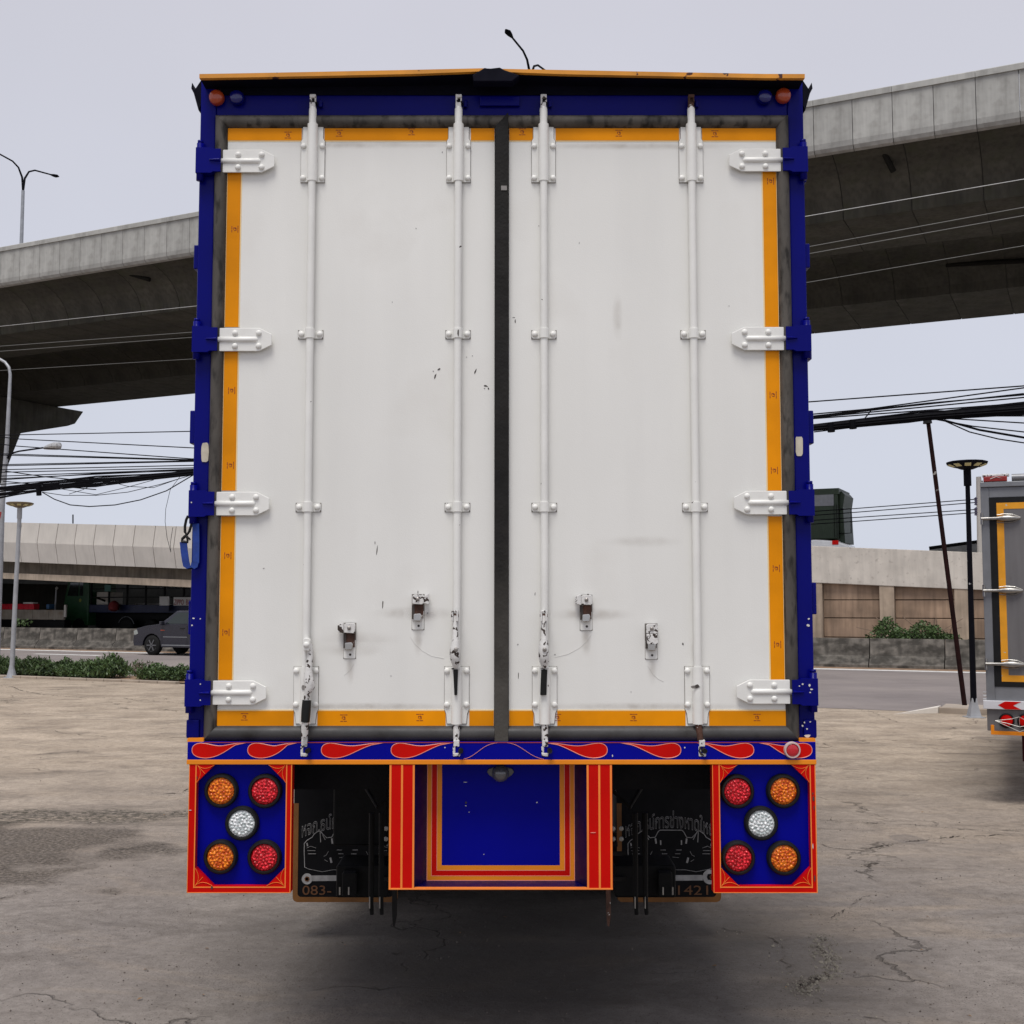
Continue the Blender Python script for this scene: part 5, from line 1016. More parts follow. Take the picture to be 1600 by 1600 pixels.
for k in range(3): MB().tube([(-0.03, 0.0, b0 - 0.02 + 0.03 * k + .02), (0.0, 0.0, b0 - 0.0 + 0.03 * k)], 0.008, 8).build('bolt', M_chrome, st)
for x0 in (0.30, WS - 0.80):
    z0_, z1_f = zS(1196), zS(1149)
    fp = MB().box(x0, x0 + 0.50, 0.42, 0.43, z0_, z1_f + 0.05).build('mud_flap', pmat('maroon_rubber', (0.05, 0.004, 0.006), 0.6, spec=0.2), st, 0.02)
    MB().box(x0 + 0.035, x0 + 0.465, 0.416, 0.4195, z0_ + 0.03, z1_f).build('flap_field', M_flap, fp)
    for (t_, zz_, mt, wd) in (('THAI', 1165, M_red, 0.16), ('TRUCK', 1171, M_red, 0.2), ('09', 1181.5, M_print, 0.10), ('08', 1189, M_print, 0.10)):
        if t_ in ('THAI', 'TRUCK'): continue
        me = text_mesh(t_, 0.06, mt, 0, wd)
        for v in me.vertices: v.co = (v.co.x, -v.co.z, v.co.y)
        inst('flap_number', me, fp, (x0 + 0.10, 0.415, zS(zz_)))
mwS = wheel_mesh(0.40, 0.22); 
for xx in (0.50, 0.74, WS - 0.74, WS - 0.50): wv = inst('wheel', mwS, st, (xx, 1.25, 0.40)); inst('wheel_hub', mh_, wv, (xx, 1.25, 0.40))
for xx in (0.5, WS - 0.5): wv = inst('wheel', mwS, st, (xx, 4.7, 0.40)); inst('wheel_hub', mh_, wv, (xx, 4.7, 0.40))
MB().box(0.5, WS - 0.5, 0.1, 4.2, 0.62, b0 - 0.02).build('chassis', M_black, st)
MB().box(0.1, WS - 0.1, 4.35, 6.0, 0.5, 2.35).build('cab', M_con_lt, st, 0.12)
MB().box(0.095, WS - 0.095, 4.9, 5.6, 1.45, 2.05).build('cab_window', M_glass, st)

# ================================================================== PICKUP on the road
fp_ = gnd(236, 1024)
M_pk = pmat('pickup_grey', (0.018, 0.018, 0.028), 0.28, 0.1, var=0.08, vs=3, coat=0.25)
sF = fp_.dot(EQ); qF = fp_.dot(NQ)
pk = thing('pickup', sq(sF - 0.85, qF, 0), 'dark grey pickup driving left along the road, half hidden by the blue truck', 'pickup', rotz=ROADROT, local=True)
WP = 1.68
def arch(cx_, cz, r_, n=9): return [(cx_ + r_ * math.cos(R(180 - 180 * k / n)), cz + r_ * math.sin(R(180 * k / n))) for k in range(n + 1)]
lower = [(0.02, 0.34), (-0.02, 0.50), (0.0, 0.72), (0.06, 0.88), (0.16, 0.97), (0.55, 1.06), (1.10, 1.12), (1.20, 1.13), (5.02, 1.10), (5.05, 0.60), (5.0, 0.42), (4.42, 0.36)] + arch(3.98, 0.36, 0.43)[::-1] + [(3.5, 0.30), (1.32, 0.30)] + arch(0.86, 0.36, 0.43)[::-1] + [(0.38, 0.34)]
m = MB(); m.prism(lower, 0.0, WP, lambda u, v, a: (u, a, v)); m.build('body', M_pk, pk, 0.05, seg=3)
def gh(x, z, inset): return (x, z)
cabm = MB(); zb_, zt_ = 1.10, 1.62
bot = [(1.12, 0.04), (3.30, 0.04), (3.30, WP - 0.04), (1.12, WP - 0.04)]; top = [(1.86, 0.17), (3.12, 0.17), (3.12, WP - 0.17), (1.86, WP - 0.17)]
cabm.add([(x, y, zb_) for x, y in bot] + [(x, y, zt_) for x, y in top], [(3, 2, 1, 0), (4, 5, 6, 7), (0, 1, 5, 4), (1, 2, 6, 5), (2, 3, 7, 6), (3, 0, 4, 7)]); cabm.build('cabin', M_pk, pk, 0.05, seg=3)
def sidequad(P, name, mat, out=0.004):                  # panels lying on the sloping side (y = near side), P in (x,z)
    m = MB(); vs = []
    for x, z in P: t = (z - zb_) / (zt_ - zb_); y = 0.04 + 0.13 * t; vs += [(x, y - out, z)]
    for x, z in P: t = (z - zb_) / (zt_ - zb_); y = 0.04 + 0.13 * t; vs += [(x, y + 0.01, z)]
    n_ = len(P); m.add(vs, [tuple(range(n_)), tuple(range(2 * n_ - 1, n_ - 1, -1))] + [(i, (i + 1) % n_, (i + 1) % n_ + n_, i + n_) for i in range(n_)]); return m.build(name, mat, pk)
sidequad([(1.48, 1.15), (2.46, 1.16), (2.46, 1.55), (1.93, 1.55)], 'side_window', M_glass); sidequad([(2.56, 1.16), (3.16, 1.16), (3.06, 1.55), (2.56, 1.55)], 'side_window', M_glass)
m = MB(); m.add([(1.16, 0.14, 1.15), (1.16, WP - .14, 1.15), (1.82, WP - .24, 1.595), (1.82, 0.24, 1.595), (1.20, 0.14, 1.10), (1.20, WP - .14, 1.10), (1.86, WP - .24, 1.55), (1.86, .24, 1.55)], [(0, 1, 2, 3), (7, 6, 5, 4), (0, 3, 7, 4), (1, 5, 6, 2), (0, 4, 5, 1), (2, 6, 7, 3)]); m.build('windscreen', M_glass, pk)
MB().box(3.35, 4.98, 0.10, WP - 0.10, 0.70, 1.105).build('cargo_bed', M_black, pk)
MB().obox(Vector((0.10, 0.14, 0.82)), Vector((1, 0, 0.35)).normalized(), Vector((0, 1, 0)), Vector((-0.35, 0, 1)).normalized(), 0.09, 0.15, 0.085).build('headlight', pmat('headlight_glass', (0.30, 0.32, 0.30), 0.2), pk, 0.02)
MB().box(1.40, 2.50, -0.006, 0.01, 0.66, 0.69).build('door_trim', M_alf, pk); MB().box(1.35, 3.5, -0.012, 0.02, 0.36, 0.40).build('side_step', M_alf, pk)
MB().box(2.18, 2.38, -0.02, 0.01, 0.97, 1.0).build('door_handle', M_rubber, pk, 0.005)
MB().box(1.28, 1.46, -0.008, 0.01, 0.90, 0.93).build('side_repeater', M_amb, pk)
m = MB(); m.obox(Vector((1.42, -0.10, 1.17)), Vector((1, 0, 0)), Vector((0, 1, 0)), Vector((0, 0, 1)), 0.05, 0.10, 0.07); m.build('wing_mirror', M_pk, pk, 0.025)
for xg in (1.34, 2.50): MB().box(xg, xg + 0.008, -0.003, 0.01, 0.40, 1.10).build('door_gap', M_rubber, pk)
MB().box(-0.05, 0.30, 0.05, WP - 0.05, 0.36, 0.60).build('bumper', M_pk, pk, 0.05)
wp = MB().lathe([(0.20, -0.11), (0.34, -0.11), (0.365, -0.07), (0.365, 0.07), (0.34, 0.11), (0.20, 0.11)], (0, 0, 0), (0, 1, 0), 24).mesh('wheel', M_tyre, smooth=True)
mrim = MB()
mrim.lathe([(0.03, -0.10), (0.06, -0.10), (0.06, -0.06), (0.03, -0.06)], (0, 0, 0), (0, 1, 0), 12)
for k in range(6):
    an = k * math.pi / 3; d_ = Vector((math.cos(an), 0, math.sin(an))); pz = Vector((-math.sin(an), 0, math.cos(an))); mrim.obox(d_ * 0.12 + Vector((0, -0.114, 0)), d_, pz, Vector((0, 1, 0)), 0.10, 0.022, 0.012)
mrim.lathe([(0.20, -0.10), (0.225, -0.112), (0.225, -0.05), (0.20, -0.05)], (0, 0, 0), (0, 1, 0), 24)
mrm = mrim.mesh('wheel_rim', M_grey)
for x in (0.86, 3.98):
    for y in (0.11, WP - 0.11):
        wv = inst('wheel', wp, pk, (x, y, 0.365)); inst('wheel_rim', mrm, wv, (x, y, 0.365), None if y < 1 else (0, 0, math.pi))

# ================================================================== under the ramp: green stake truck, crates, stalls
QT = 52.0
def under(px, py=990, q=QT): return sof(px, q)
s0_, s1_ = sof(100, QT), sof(320, QT)
gt = thing('stake_truck', sq(s0_, QT, 0), 'dark green cab stake truck with blue bed parked under the ramp', 'truck', rotz=ROADROT, local=True)
LT = s1_ - s0_; M_grn = pmat('cab_green', (0.012, 0.075, 0.022), 0.4, var=0.2, vs=3); M_nav = pmat('bed_navy', (0.010, 0.016, 0.06), 0.5, var=0.2, vs=3)
def zT(py): return atq(130, py, QT).z
cabp = [(0.0, 0.6), (-0.02, zT(955)), (0.05, zT(938)), (0.35, zT(905)), (0.55, zT(899)), (2.0, zT(899)), (2.0, 0.6)]
m = MB(); m.prism(cabp, 0, 2.2, lambda u, v, a: (u, a, v)); m.build('cab', M_grn, gt, 0.06)
MB().xz([(0.32, zT(931)), (0.55, zT(910)), (1.20, zT(910)), (1.20, zT(931))], -0.01, 0.02).build('side_window', M_glass, gt); MB().xz([(1.26, zT(931)), (1.26, zT(910)), (1.55, zT(910)), (1.55, zT(931))], -0.01, 0.02).build('quarter_window', M_glass, gt)
MB().lathe([(0.10, 0), (0.10, 0.01), (0.001, 0.01)], (1.35, -0.005, zT(938)), (0, -1, 0), 14).build('door_emblem', pmat('emblem_olive', (0.22, 0.24, 0.03), 0.5), gt)
MB().box(2.1, LT, -0.05, 2.25, zT(957), zT(945)).build('bed', M_nav, gt, 0.02); MB().box(2.0, LT, 0.6, 1.6, 0.5, zT(957)).build('chassis', M_black, gt)
for k in range(7):
    x = 2.15 + k * (LT - 2.25) / 6; MB().box(x, x + 0.09, -0.04, 0.04, zT(945), zT(905)).build('stake', M_black, gt)
for z in (zT(908), zT(921), zT(934)): MB().box(2.1, LT, -0.03, 0.01, z, z + 0.05).build('side_rail', M_black, gt)
wG = MB().lathe([(0.24, -0.14), (0.46, -0.14), (0.5, -0.1), (0.5, 0.1), (0.46, 0.14), (0.24, 0.14)], (0, 0, 0), (0, 1, 0), 22).mesh('wheel', M_tyre)
for px_ in (125, 200, 237):
    for y in (0.1, 2.1): inst('wheel', wG, gt, (sof(px_, QT) - s0_, y, 0.5))
for px_ in (200,):
    x = sof(px_, QT) - s0_; MB().tube([(x + 0.62 * math.cos(R(a)), -0.06, 0.5 + 0.62 * math.sin(R(a))) for a in range(20, 170, 15)], 0.02, 6).build('wheel_arch', M_alf, gt)
m = MB().box(2.3, 3.2, 0.3, 1.5, zT(945), zT(925)); m.build('load', M_con_lt, gt, 0.05)
MB().tube([(2.6, -0.1, zT(933)), (3.4, -0.15, zT(939))], 0.06, 8).build('silencer', M_chrome, gt)
# sign boards behind the bed
M_sgn = pmat('sign_white', (0.78, 0.77, 0.75), 0.5); M_sgr = pmat('sign_red', (0.35, 0.02, 0.02), 0.5)
QS = 51.6
sgn = thing('shop_sign', atq(284, 939, QS), 'white sign board with red capital letters above the stake truck bed', 'sign')
A = atq(271, 946, QS); B = atq(306, 933, QS)
m = MB(); m.prism([(A.dot(EQ), A.z), (B.dot(EQ), A.z), (B.dot(EQ), B.z), (A.dot(EQ), B.z)], QS, QS + 0.08, lambda u, v, a: sq(u, a, v)); m.build('board', M_sgn, sgn)
me = text_mesh('ZIPPO  BAR', 0.42, M_sgr, 0, 1.3)
for v in me.vertices: v.co = EQ * v.co.x + Vector((0, 0, v.co.y)) - NQ * v.co.z
inst('lettering', me, sgn, sq(A.dot(EQ) + 0.06, QS - 0.02, A.z + 0.04))
pnl = thing('signboard', atq(256, 939, QS), 'plain pale panel left of the red lettered sign under the ramp', 'sign')
A = atq(249, 946, QS); B = atq(264, 932, QS); m = MB(); m.prism([(A.dot(EQ), A.z), (B.dot(EQ), A.z), (B.dot(EQ), B.z), (A.dot(EQ), B.z)], QS, QS + 0.08, lambda u, v, a: sq(u, a, v)); m.build('board', M_sgn, pnl)
MB().prism([(A.dot(EQ) - 0.02, A.z - 0.3), (B.dot(EQ), A.z - 0.3), (B.dot(EQ), A.z - 0.001), (A.dot(EQ) - 0.02, A.z - 0.001)], QS + 0.01, QS + 0.06, lambda u, v, a: sq(u, a, v)).build('panel_foot', M_nav, pnl)
# wooden hoarding with crates on top (left)
QH = 50.0
def slab(name, pxa, pxb, pya, pyb, q, th, mat, parent=None, bev=0.0):
    A = atq(pxa, pya, q); B = atq(pxb, pya, q); zt_ = A.z; zb_ = atq(pxa, pyb, q).z
    m = MB(); m.prism([(A.dot(EQ), zb_), (B.dot(EQ), zb_), (B.dot(EQ), zt_), (A.dot(EQ), zt_)], q, q + th, lambda u, v, a: sq(u, a, v)); return m.build(name, mat, parent, bev)
M_wd = pmat('weathered_board', (0.36, 0.31, 0.25), 0.85, var=0.2, vs=2, streak=0.3, dirt=((0.25, 0.12, 0.05), 2.5, 0.55, 0.7, 0.4))
hb = thing('hoarding', sq(sof(50, QH), QH, 0), 'weathered plywood hoarding under the ramp with red crates on it', 'hoarding')
for k in range(4): slab('board', 2 + k * 24.6, 2 + (k + 1) * 24.6 - 0.4, 952.5 + k * .2, 967.5 + k * .2, QH, 0.12, M_wd, hb)
slab('hoarding_base', 0, 101, 968.5, 1020, QH + 0.05, 0.5, M_black, hb); slab('hoarding_post', 100, 103, 945, 964, QH, 0.1, M_con_lt, hb)
M_rc = pmat('red_crate', (0.62, 0.012, 0.03), 0.5, var=0.15, vs=6)
for k, (a_, b_) in enumerate(((3, 7.6), (8, 14), (14.5, 20), (20.5, 27.5), (28, 36.5), (37, 44), (44.4, 53))):
    o = slab('crate', a_, b_, 943.6 + (0.3 if k % 2 else 0), 952.2, QH + 0.02, 0.4, M_rc, None, 0.01)
    pos = ('leftmost red crate at the picture edge on the hoarding', 'second red crate from the left on the hoarding', 'red crate just left of the round lamp pole on the hoarding', 'red crate partly behind the round lamp pole on the hoarding', 'wide red crate right of the lamp pole on the hoarding', 'red crate second from the right end of the row', 'red crate at the right end of the row on the hoarding')[k]
    tag(o, pos, 'crate', 'red crates on the hoarding')
o = slab('foam_sheet', 36, 52, 941, 943.3, QH + 0.05, 0.35, M_ch); tag(o, 'thin white foam sheet lying on the right red crates', 'sheet')
o = slab('blue_drum', 72, 77, 944, 951.5, QH + 0.3, 0.4, pmat('drum_blue', (0.03, 0.10, 0.22), 0.5), None, 0.03); tag(o, 'small blue drum behind the hoarding', 'drum')
# back street: dark shop row with roofs and lamps
shop = thing('shop_row', sq(-60, 66, 0), 'dark shop row with red edged awnings behind the ramp', 'building')
slab('wall', -260, 480, 893, 1000, 68, 6, pmat('shop_dark', (0.022, 0.022, 0.02), 0.9, var=0.5, vs=0.8), shop)
def awn(P, r_, mat, q=62): MB().tube([tuple(atq(a, b_, q)) for a, b_ in P], r_, 6).build('awning_edge', mat, shop)
M_awr = pmat('awning_red', (0.25, 0.05, 0.06), 0.6, var=0.3, vs=5)
awn([(18, 936), (35, 933), (50, 930), (62, 926), (78, 921)], 0.07, M_awr); awn([(38, 932.5), (54, 932)], 0.13, M_awr); awn([(44, 929), (62, 927.5)], 0.13, M_awr); awn([(55, 935), (80, 936), (100, 938)], 0.05, M_ch); awn([(66, 923), (80, 922)], 0.12, M_awr)
for a_, b_, c_, d_ in ((249, 918, 264, 920), (267, 919, 283, 921), (286, 919.5, 300, 921), (211, 944, 243, 944.5), (249, 944.6, 283, 945)): slab('lit_gap', a_, b_, b_ if False else 918 if b_ < 925 else 943.5, 920 if b_ < 925 else 945, 60, 0.05, M_sgn, shop)
slab('roof_sheet', 62, 112, 921, 934, 63, 2.0, pmat('roof_brown', (0.07, 0.06, 0.045), 0.9), shop)
for px_, py_ in ((4, 922), (10, 920), (41, 923), (40, 927)): 
    MB().lathe([(0.10, -0.05), (0.14, 0), (0.10, 0.05)], atq(px_, py_, 60.5), (0, 0, 1), 8).build('hanging_bulb', M_ch, shop)
lb = thing('globe_lamp', sq(sof(88, 51), 51, 0), 'small post with a white globe behind the hoarding', 'lamp')
MB().tube([sq(sof(86.5, 51), 51, 0.0), atq(88, 921, 51)], 0.05, 8).build('post', M_lampgrey, lb); MB().lathe([(0.01, -0.09), (0.09, -0.02), (0.09, 0.02), (0.01, 0.09)], atq(88.8, 919, 51), (0, 0, 1), 12).build('globe', M_ch, lb, smooth=True)
# two dim people in the shade? only bright clothing shows beside the stake truck
M_rd = pmat('cloth_red', (0.20, 0.02, 0.02), 0.8); M_tl = pmat('cloth_teal', (0.10, 0.22, 0.20), 0.8)
bn_ = thing('banner', atq(168, 918, 50.5), 'pale green square banner hanging beside the green cab', 'banner')
slab('cloth', 163.5, 173, 914, 924, 51.2, 0.02, M_tl, bn_)
bg_ = thing('bundle', atq(178, 950, 50.8), 'dark red bundle strapped behind the green cab', 'bundle')
MB().lathe([(0.1, -0.3), (0.28, -0.2), (0.32, 0), (0.24, 0.2), (0.08, 0.3)], atq(178, 947, 51.5), (0, 0, 1), 12).build('sack', M_rd, bg_, smooth=True)

# ================================================================== on the ramp, right: green container truck, white car
QC = 49.5
cA = atq(1262, 845, QC); 
ct = thing('container_truck', sq(sof(1240, QC), QC, zramp(sof(1300, QR), Rtop) - 0.9), 'dark green container truck on the ramp right of the blue truck', 'truck')
M_cg = pmat('container_green', (0.016, 0.034, 0.013), 0.5, var=0.2, vs=3, st=(6, 6, 1)); 
xa = sof(1180, QC); xb = sof(1311, QC); ztc = atq(1300, 769, QC).z; zbc = atq(1300, 842, QC).z; zdk = zramp(sof(1300, QR), Rtop) - 0.9
m = MB(); P = [(xa, zbc), (xb, zbc), (xb, ztc), (xa, ztc)]; m.prism(P, QC, QC + 2.4, lambda u, v, a: sq(u, a, v)); m.build('container', M_cg, ct, 0.03)
xa1 = sof(1309, QC)
def csl(pxa, pxb, pya, pyb, d0, d1, name, mat): 
    A = atq(pxa, pya, QC); B = atq(pxb, pyb, QC); m = MB(); m.prism([(A.dot(EQ), B.z), (B.dot(EQ), B.z), (B.dot(EQ), A.z), (A.dot(EQ), A.z)], QC + d0, QC + d1, lambda u, v, a: sq(u, a, v)); return m.build(name, mat, ct)
csl(1180, 1303, 777, 790, -0.03, 0.02, 'side_panel', M_alf); csl(1180, 1311, 768, 772, -0.05, 2.4, 'roof_cap', M_cg)
for a_ in (1303, 1307, 1310): csl(a_, a_ + 1.2, 788, 840, -0.05, 0.0, 'corner_bar', M_black)
m = MB(); A_ = atq(1330, 795, QC + 0.2); B_ = atq(1330, 833, QC + 0.2)
m.tube([sq(xb, QC + 0.2, A_.z), A_, B_, sq(xb, QC + 0.2, B_.z)], 0.025, 6); m.build('ladder_rail', M_black, ct)
m = MB(); m.prism([(xb + 0.02, zbc - .15), (xb + 0.22, zbc - .15), (xb + 0.16, ztc - 0.6), (xb + 0.24, ztc - 0.1), (xb + 0.12, ztc + 0.05), (xb + 0.02, ztc)], QC + 0.3, QC + 2.3, lambda u, v, a: sq(u, a, v)); m.build('rear_doors', M_cg, ct)
m = MB(); m.prism([(xa, zdk + 0.5), (xb - 0.3, zdk + 0.5), (xb - 0.3, zbc), (xa, zbc)], QC + 0.5, QC + 1.9, lambda u, v, a: sq(u, a, v)); m.build('chassis', M_black, ct)
m = MB().lathe([(0.2, -0.14), (0.45, -0.12), (0.45, 0.12), (0.2, 0.14)], sq(xb - 1.5, QC + 0.2, zdk + 0.45), NQ, 18).build('wheel', M_tyre, ct)
MB().lathe([(0.2, -0.14), (0.45, -0.12), (0.45, 0.12), (0.2, 0.14)], sq(xb - 1.5, QC + 2.2, zdk + 0.45), NQ, 18).build('wheel', M_tyre, ct)
QV = 47.3
vc = thing('white_car', sq(sof(1290, QV), QV, zdk), 'white car roof showing above the ramp parapet in front of the green container', 'car')
M_wc = pmat('car_white', (0.72, 0.73, 0.74), 0.3, coat=0.4)
A = [atq(1205, 856, QV), atq(1225, 846, QV), atq(1275, 843, QV), atq(1305, 845, QV), atq(1324, 851, QV), atq(1330, 858, QV)]
zlow = zdk + 0.35; P = [(p.dot(EQ), p.z) for p in A]; P += [(P[-1][0] + 0.3, zlow), (P[0][0] - 0.8, zlow)]
m = MB(); m.prism(P, QV, QV + 1.6, lambda u, v, a: sq(u, a, v)); m.build('body', M_wc, vc, 0.06)
A = atq(1300, 844.5, QV - 0.02); B = atq(1310, 851, QV - 0.02); m = MB(); m.prism([(A.dot(EQ), B.z), (B.dot(EQ), B.z), (B.dot(EQ), A.z), (A.dot(EQ), A.z)], QV - 0.03, QV + 0.1, lambda u, v, a: sq(u, a, v)); m.build('tail_light', M_red, vc, 0.02)
for dx in (-0.9, 0.6): MB().lathe([(0.15, -0.1), (0.32, -0.09), (0.32, 0.09), (0.15, 0.1)], sq(sof(1290, QV) + dx, QV + 0.1, zdk + 0.32), NQ, 16).build('wheel', M_tyre, vc)
fr_ = thing('far_roof', sq(sof(1500, 62), 62, 0), 'low dark roof edge beyond the wall left of the silver truck', 'building')
A = atq(1452, 858, 62); B = atq(1535, 847, 62); C_ = atq(1535, 866, 62)
m = MB(); m.prism([(A.dot(EQ), A.z), (B.dot(EQ), B.z), (B.dot(EQ) + 6, B.z), (B.dot(EQ) + 6, 0), (A.dot(EQ), 0)], 62, 70, lambda u, v, a: sq(u, a, v)); m.build('gable', pmat('shed_grey', (0.25, 0.25, 0.24), 0.7, var=0.2), fr_)
MB().tube([A + Vector((0, 0, .05)), B + Vector((0, 0, .05))], 0.09, 6).build('roof_edge', M_black, fr_)

# ================================================================== lamps, poles
def dbl_lamp(px, py, label):
    qm = midq; J = atq(px, py, qm); base = Vector((J.x, J.y, zdeck + 0.9))
    t = thing('street_lamp', base, label, 'street lamp', 'street lamps on the flyover')
    MB().tube([base, J - Vector((0, 0, 1.2))], [0.13, 0.10], 10).build('pole', M_lampgrey, t, smooth=True)
    for s_ in (-1, 1):
        d = NQ * s_; pts = [J - Vector((0, 0, 1.2)), J + d * 0.10 - Vector((0, 0, 0.4)), J + d * 0.40 + Vector((0, 0, 0.12)), J + d * 0.85 + Vector((0, 0, 0.36)), J + d * 2.1 + Vector((0, 0, 0.50))]
        MB().tube(pts, [0.075, 0.065, 0.055, 0.05, 0.045], 8).build('arm', M_poleblack, t, smooth=True)
        e = J + d * 2.1 + Vector((0, 0, 0.50)); ax = (d + Vector((0, 0, 0.12))).normalized()
        MB().tube([e - ax * 0.05, e + ax * 0.2, e + ax * 0.45, e + ax * 0.65], [0.06, 0.13, 0.16, 0.05], 12, flat=0.6).build('lamp_head', M_poleblack, t, smooth=True)
dbl_lamp(37, 268, 'twin armed street lamp on the flyover at the far left against the sky')
dbl_lamp(829, 102, 'twin armed street lamp rising above the blue truck roof')
def round_lamp(pb, ptop, label, mat, cap):
    b = gnd(*pb); zt_ = at(ptop[0], ptop[1], b.y).z
    t = thing('solar_lamp', (b.x, b.y, 0), label, 'lamp', 'round solar lamps along the yard edge')
    tx = at(ptop[0], ptop[1], b.y).x
    top = Vector((tx, b.y, zt_)); B0 = Vector((b.x, b.y, 0.0))
    MB().tube([B0 + Vector((0, 0, 0.03)), B0.lerp(top, 0.5), top - Vector((0, 0, 0.35))], ([0.062, 0.055, 0.05] if mat is M_lampgrey else [0.052, 0.044, 0.038]), 14).build('pole', mat, t, smooth=True)
    MB().tube([top - Vector((0, 0, 0.35)), top - Vector((0, 0, 0.05))], [0.062, 0.062], 14).build('collar', mat, t, smooth=True)
    MB().lathe([(0.02, -0.10), (0.10, -0.09), (0.20, -0.05), (0.33, 0.0), (0.34, 0.03), (0.30, 0.045), (0.001, 0.055)], top + Vector((0, 0, 0.02)), (0, 0, 1), 14).build('lamp_shade', cap, t)
    for k in range(10):
        an = k * 2 * math.pi / 10; d = Vector((math.cos(an), math.sin(an), 0)); pz = Vector((-math.sin(an), math.cos(an), 0)); nrm = Vector((d.x * 0.05, d.y * 0.05, -0.13)).normalized()
        MB().obox(top + d * 0.265 + Vector((0, 0, -0.010)), (d + Vector((0, 0, 0.38))).normalized(), pz, nrm, 0.05, 0.05, 0.004).build('led_panel', pmat('led_cream', (0.55, 0.50, 0.25), 0.5), t)
    MB().lathe([(0.20, 0.0), (0.20, 0.012), (0.13, 0.02), (0.075, 0.22), (0.06, 0.32)], B0, (0, 0, 1), 4 if mat is M_poleblack else 12).build('base_flange', M_lampgrey, t)
round_lamp((18, 1059), (31, 789), 'round disc topped lamp on a pale grey pole at the left hedge', M_lampgrey, pmat('shade_brown', (0.16, 0.12, 0.07), 0.5))
round_lamp((1522, 1121), (1511, 727), 'round disc topped lamp on a peeling black pole beside the silver truck', M_poleblack, M_poleblack)
# leaning prop pole under the cable bundle
b = gnd(1508, 1108); qP = b.dot(NQ); tp_ = atq(1449, 650, qP)
lpole = thing('prop_pole', (b.x, b.y, 0), 'thin rusty pole leaning left and propping the cable bundle', 'pole')
MB().tube([Vector((b.x, b.y, 0)), Vector((b.x, b.y, 0)).lerp(tp_, 0.5), tp_], [0.044, 0.041, 0.038], 12).build('shaft', M_polered, lpole, smooth=True)
MB().tube([tp_ - Vector((0, 0, 0.14)), tp_ + Vector((-0.01, 0, 0.09))], [0.085, 0.055], 10).build('tape_wrap', M_rubber, lpole, smooth=True)
# tall street lamp on the left
QL = 25.0
b = atq(-6, 1040, QL); sl = thing('tall_street_lamp', (b.x, b.y, 0), 'slim curved street lamp cut by the left picture edge with a side lamp', 'street lamp')
pts = [Vector((b.x, b.y, 0)), atq(3, 790, QL), atq(11, 690, QL), atq(16, 585, QL), atq(14, 574, QL), atq(8, 566, QL), atq(-6, 558, QL), atq(-60, 545, QL)]
MB().tube(pts, [0.10, 0.085, 0.06, 0.045, 0.042, 0.04, 0.04, 0.035], 12).build('pole', M_lampgrey, sl, smooth=True)
MB().tube([atq(-58, 546, QL), atq(-75, 541, QL), atq(-95, 540, QL)], [0.05, 0.14, 0.06], 10, flat=0.5).build('lamp_head', M_lampgrey, sl)
MB().tube([atq(12, 716, QL), atq(15, 709, QL), atq(30, 705, QL), atq(72, 699, QL)], [0.03, 0.028, 0.025, 0.025], 8).build('side_arm', M_poleblack, sl)
MB().tube([atq(69, 700, QL), atq(76, 698.5, QL), atq(84, 697, QL), atq(92, 697, QL), atq(93.5, 699, QL)], [0.04, 0.08, 0.11, 0.11, 0.05], 12).build('side_lamp_head', pmat('lamp_glass', (0.42, 0.42, 0.42), 0.3, 0.2, var=0.4, vs=20), sl, smooth=True)
MB().tube([atq(2, 800, QL), atq(1, 816, QL)], 0.10, 10).build('painted_band', M_sgr, sl)
# concrete utility pole beside the silver truck
QU = 47.0
ub = sq(sof(1532, QU), QU, 0); up_ = thing('utility_pole', ub, 'pale utility pole with insulators left of the silver truck', 'pole')
MB().tube([ub, atq(1530, 762, QU), atq(1529, 745, QU)], [0.14, 0.11, 0.09], 10).build('pole', M_con_lt, up_, smooth=True)
MB().tube([atq(1530, 757, QU), atq(1533, 753, QU), atq(1536, 752, QU)], 0.04, 6).build('bracket', M_lampgrey, up_)
for py_ in (780, 786, 796, 802): MB().lathe([(0.02, -0.09), (0.10, -0.06), (0.06, -0.02), (0.11, 0.02), (0.06, 0.06), (0.02, 0.09)], atq(1526, py_, QU), (0, 0, 1), 10).build('insulator', pmat('insulator_violet', (0.14, 0.13, 0.20), 0.3), up_)
for py_ in (850, 856): MB().box(0, 0.001, 0, 0.001, 0, 0.001) 
pst = thing('ramp_post', atq(114, 816, QR), 'tiny upright post on top of the left ramp parapet', 'post')
MB().tube([atq(114, 818, QR + .15), atq(114, 804, QR + .15)], 0.035, 6).build('rod', M_poleblack, pst)

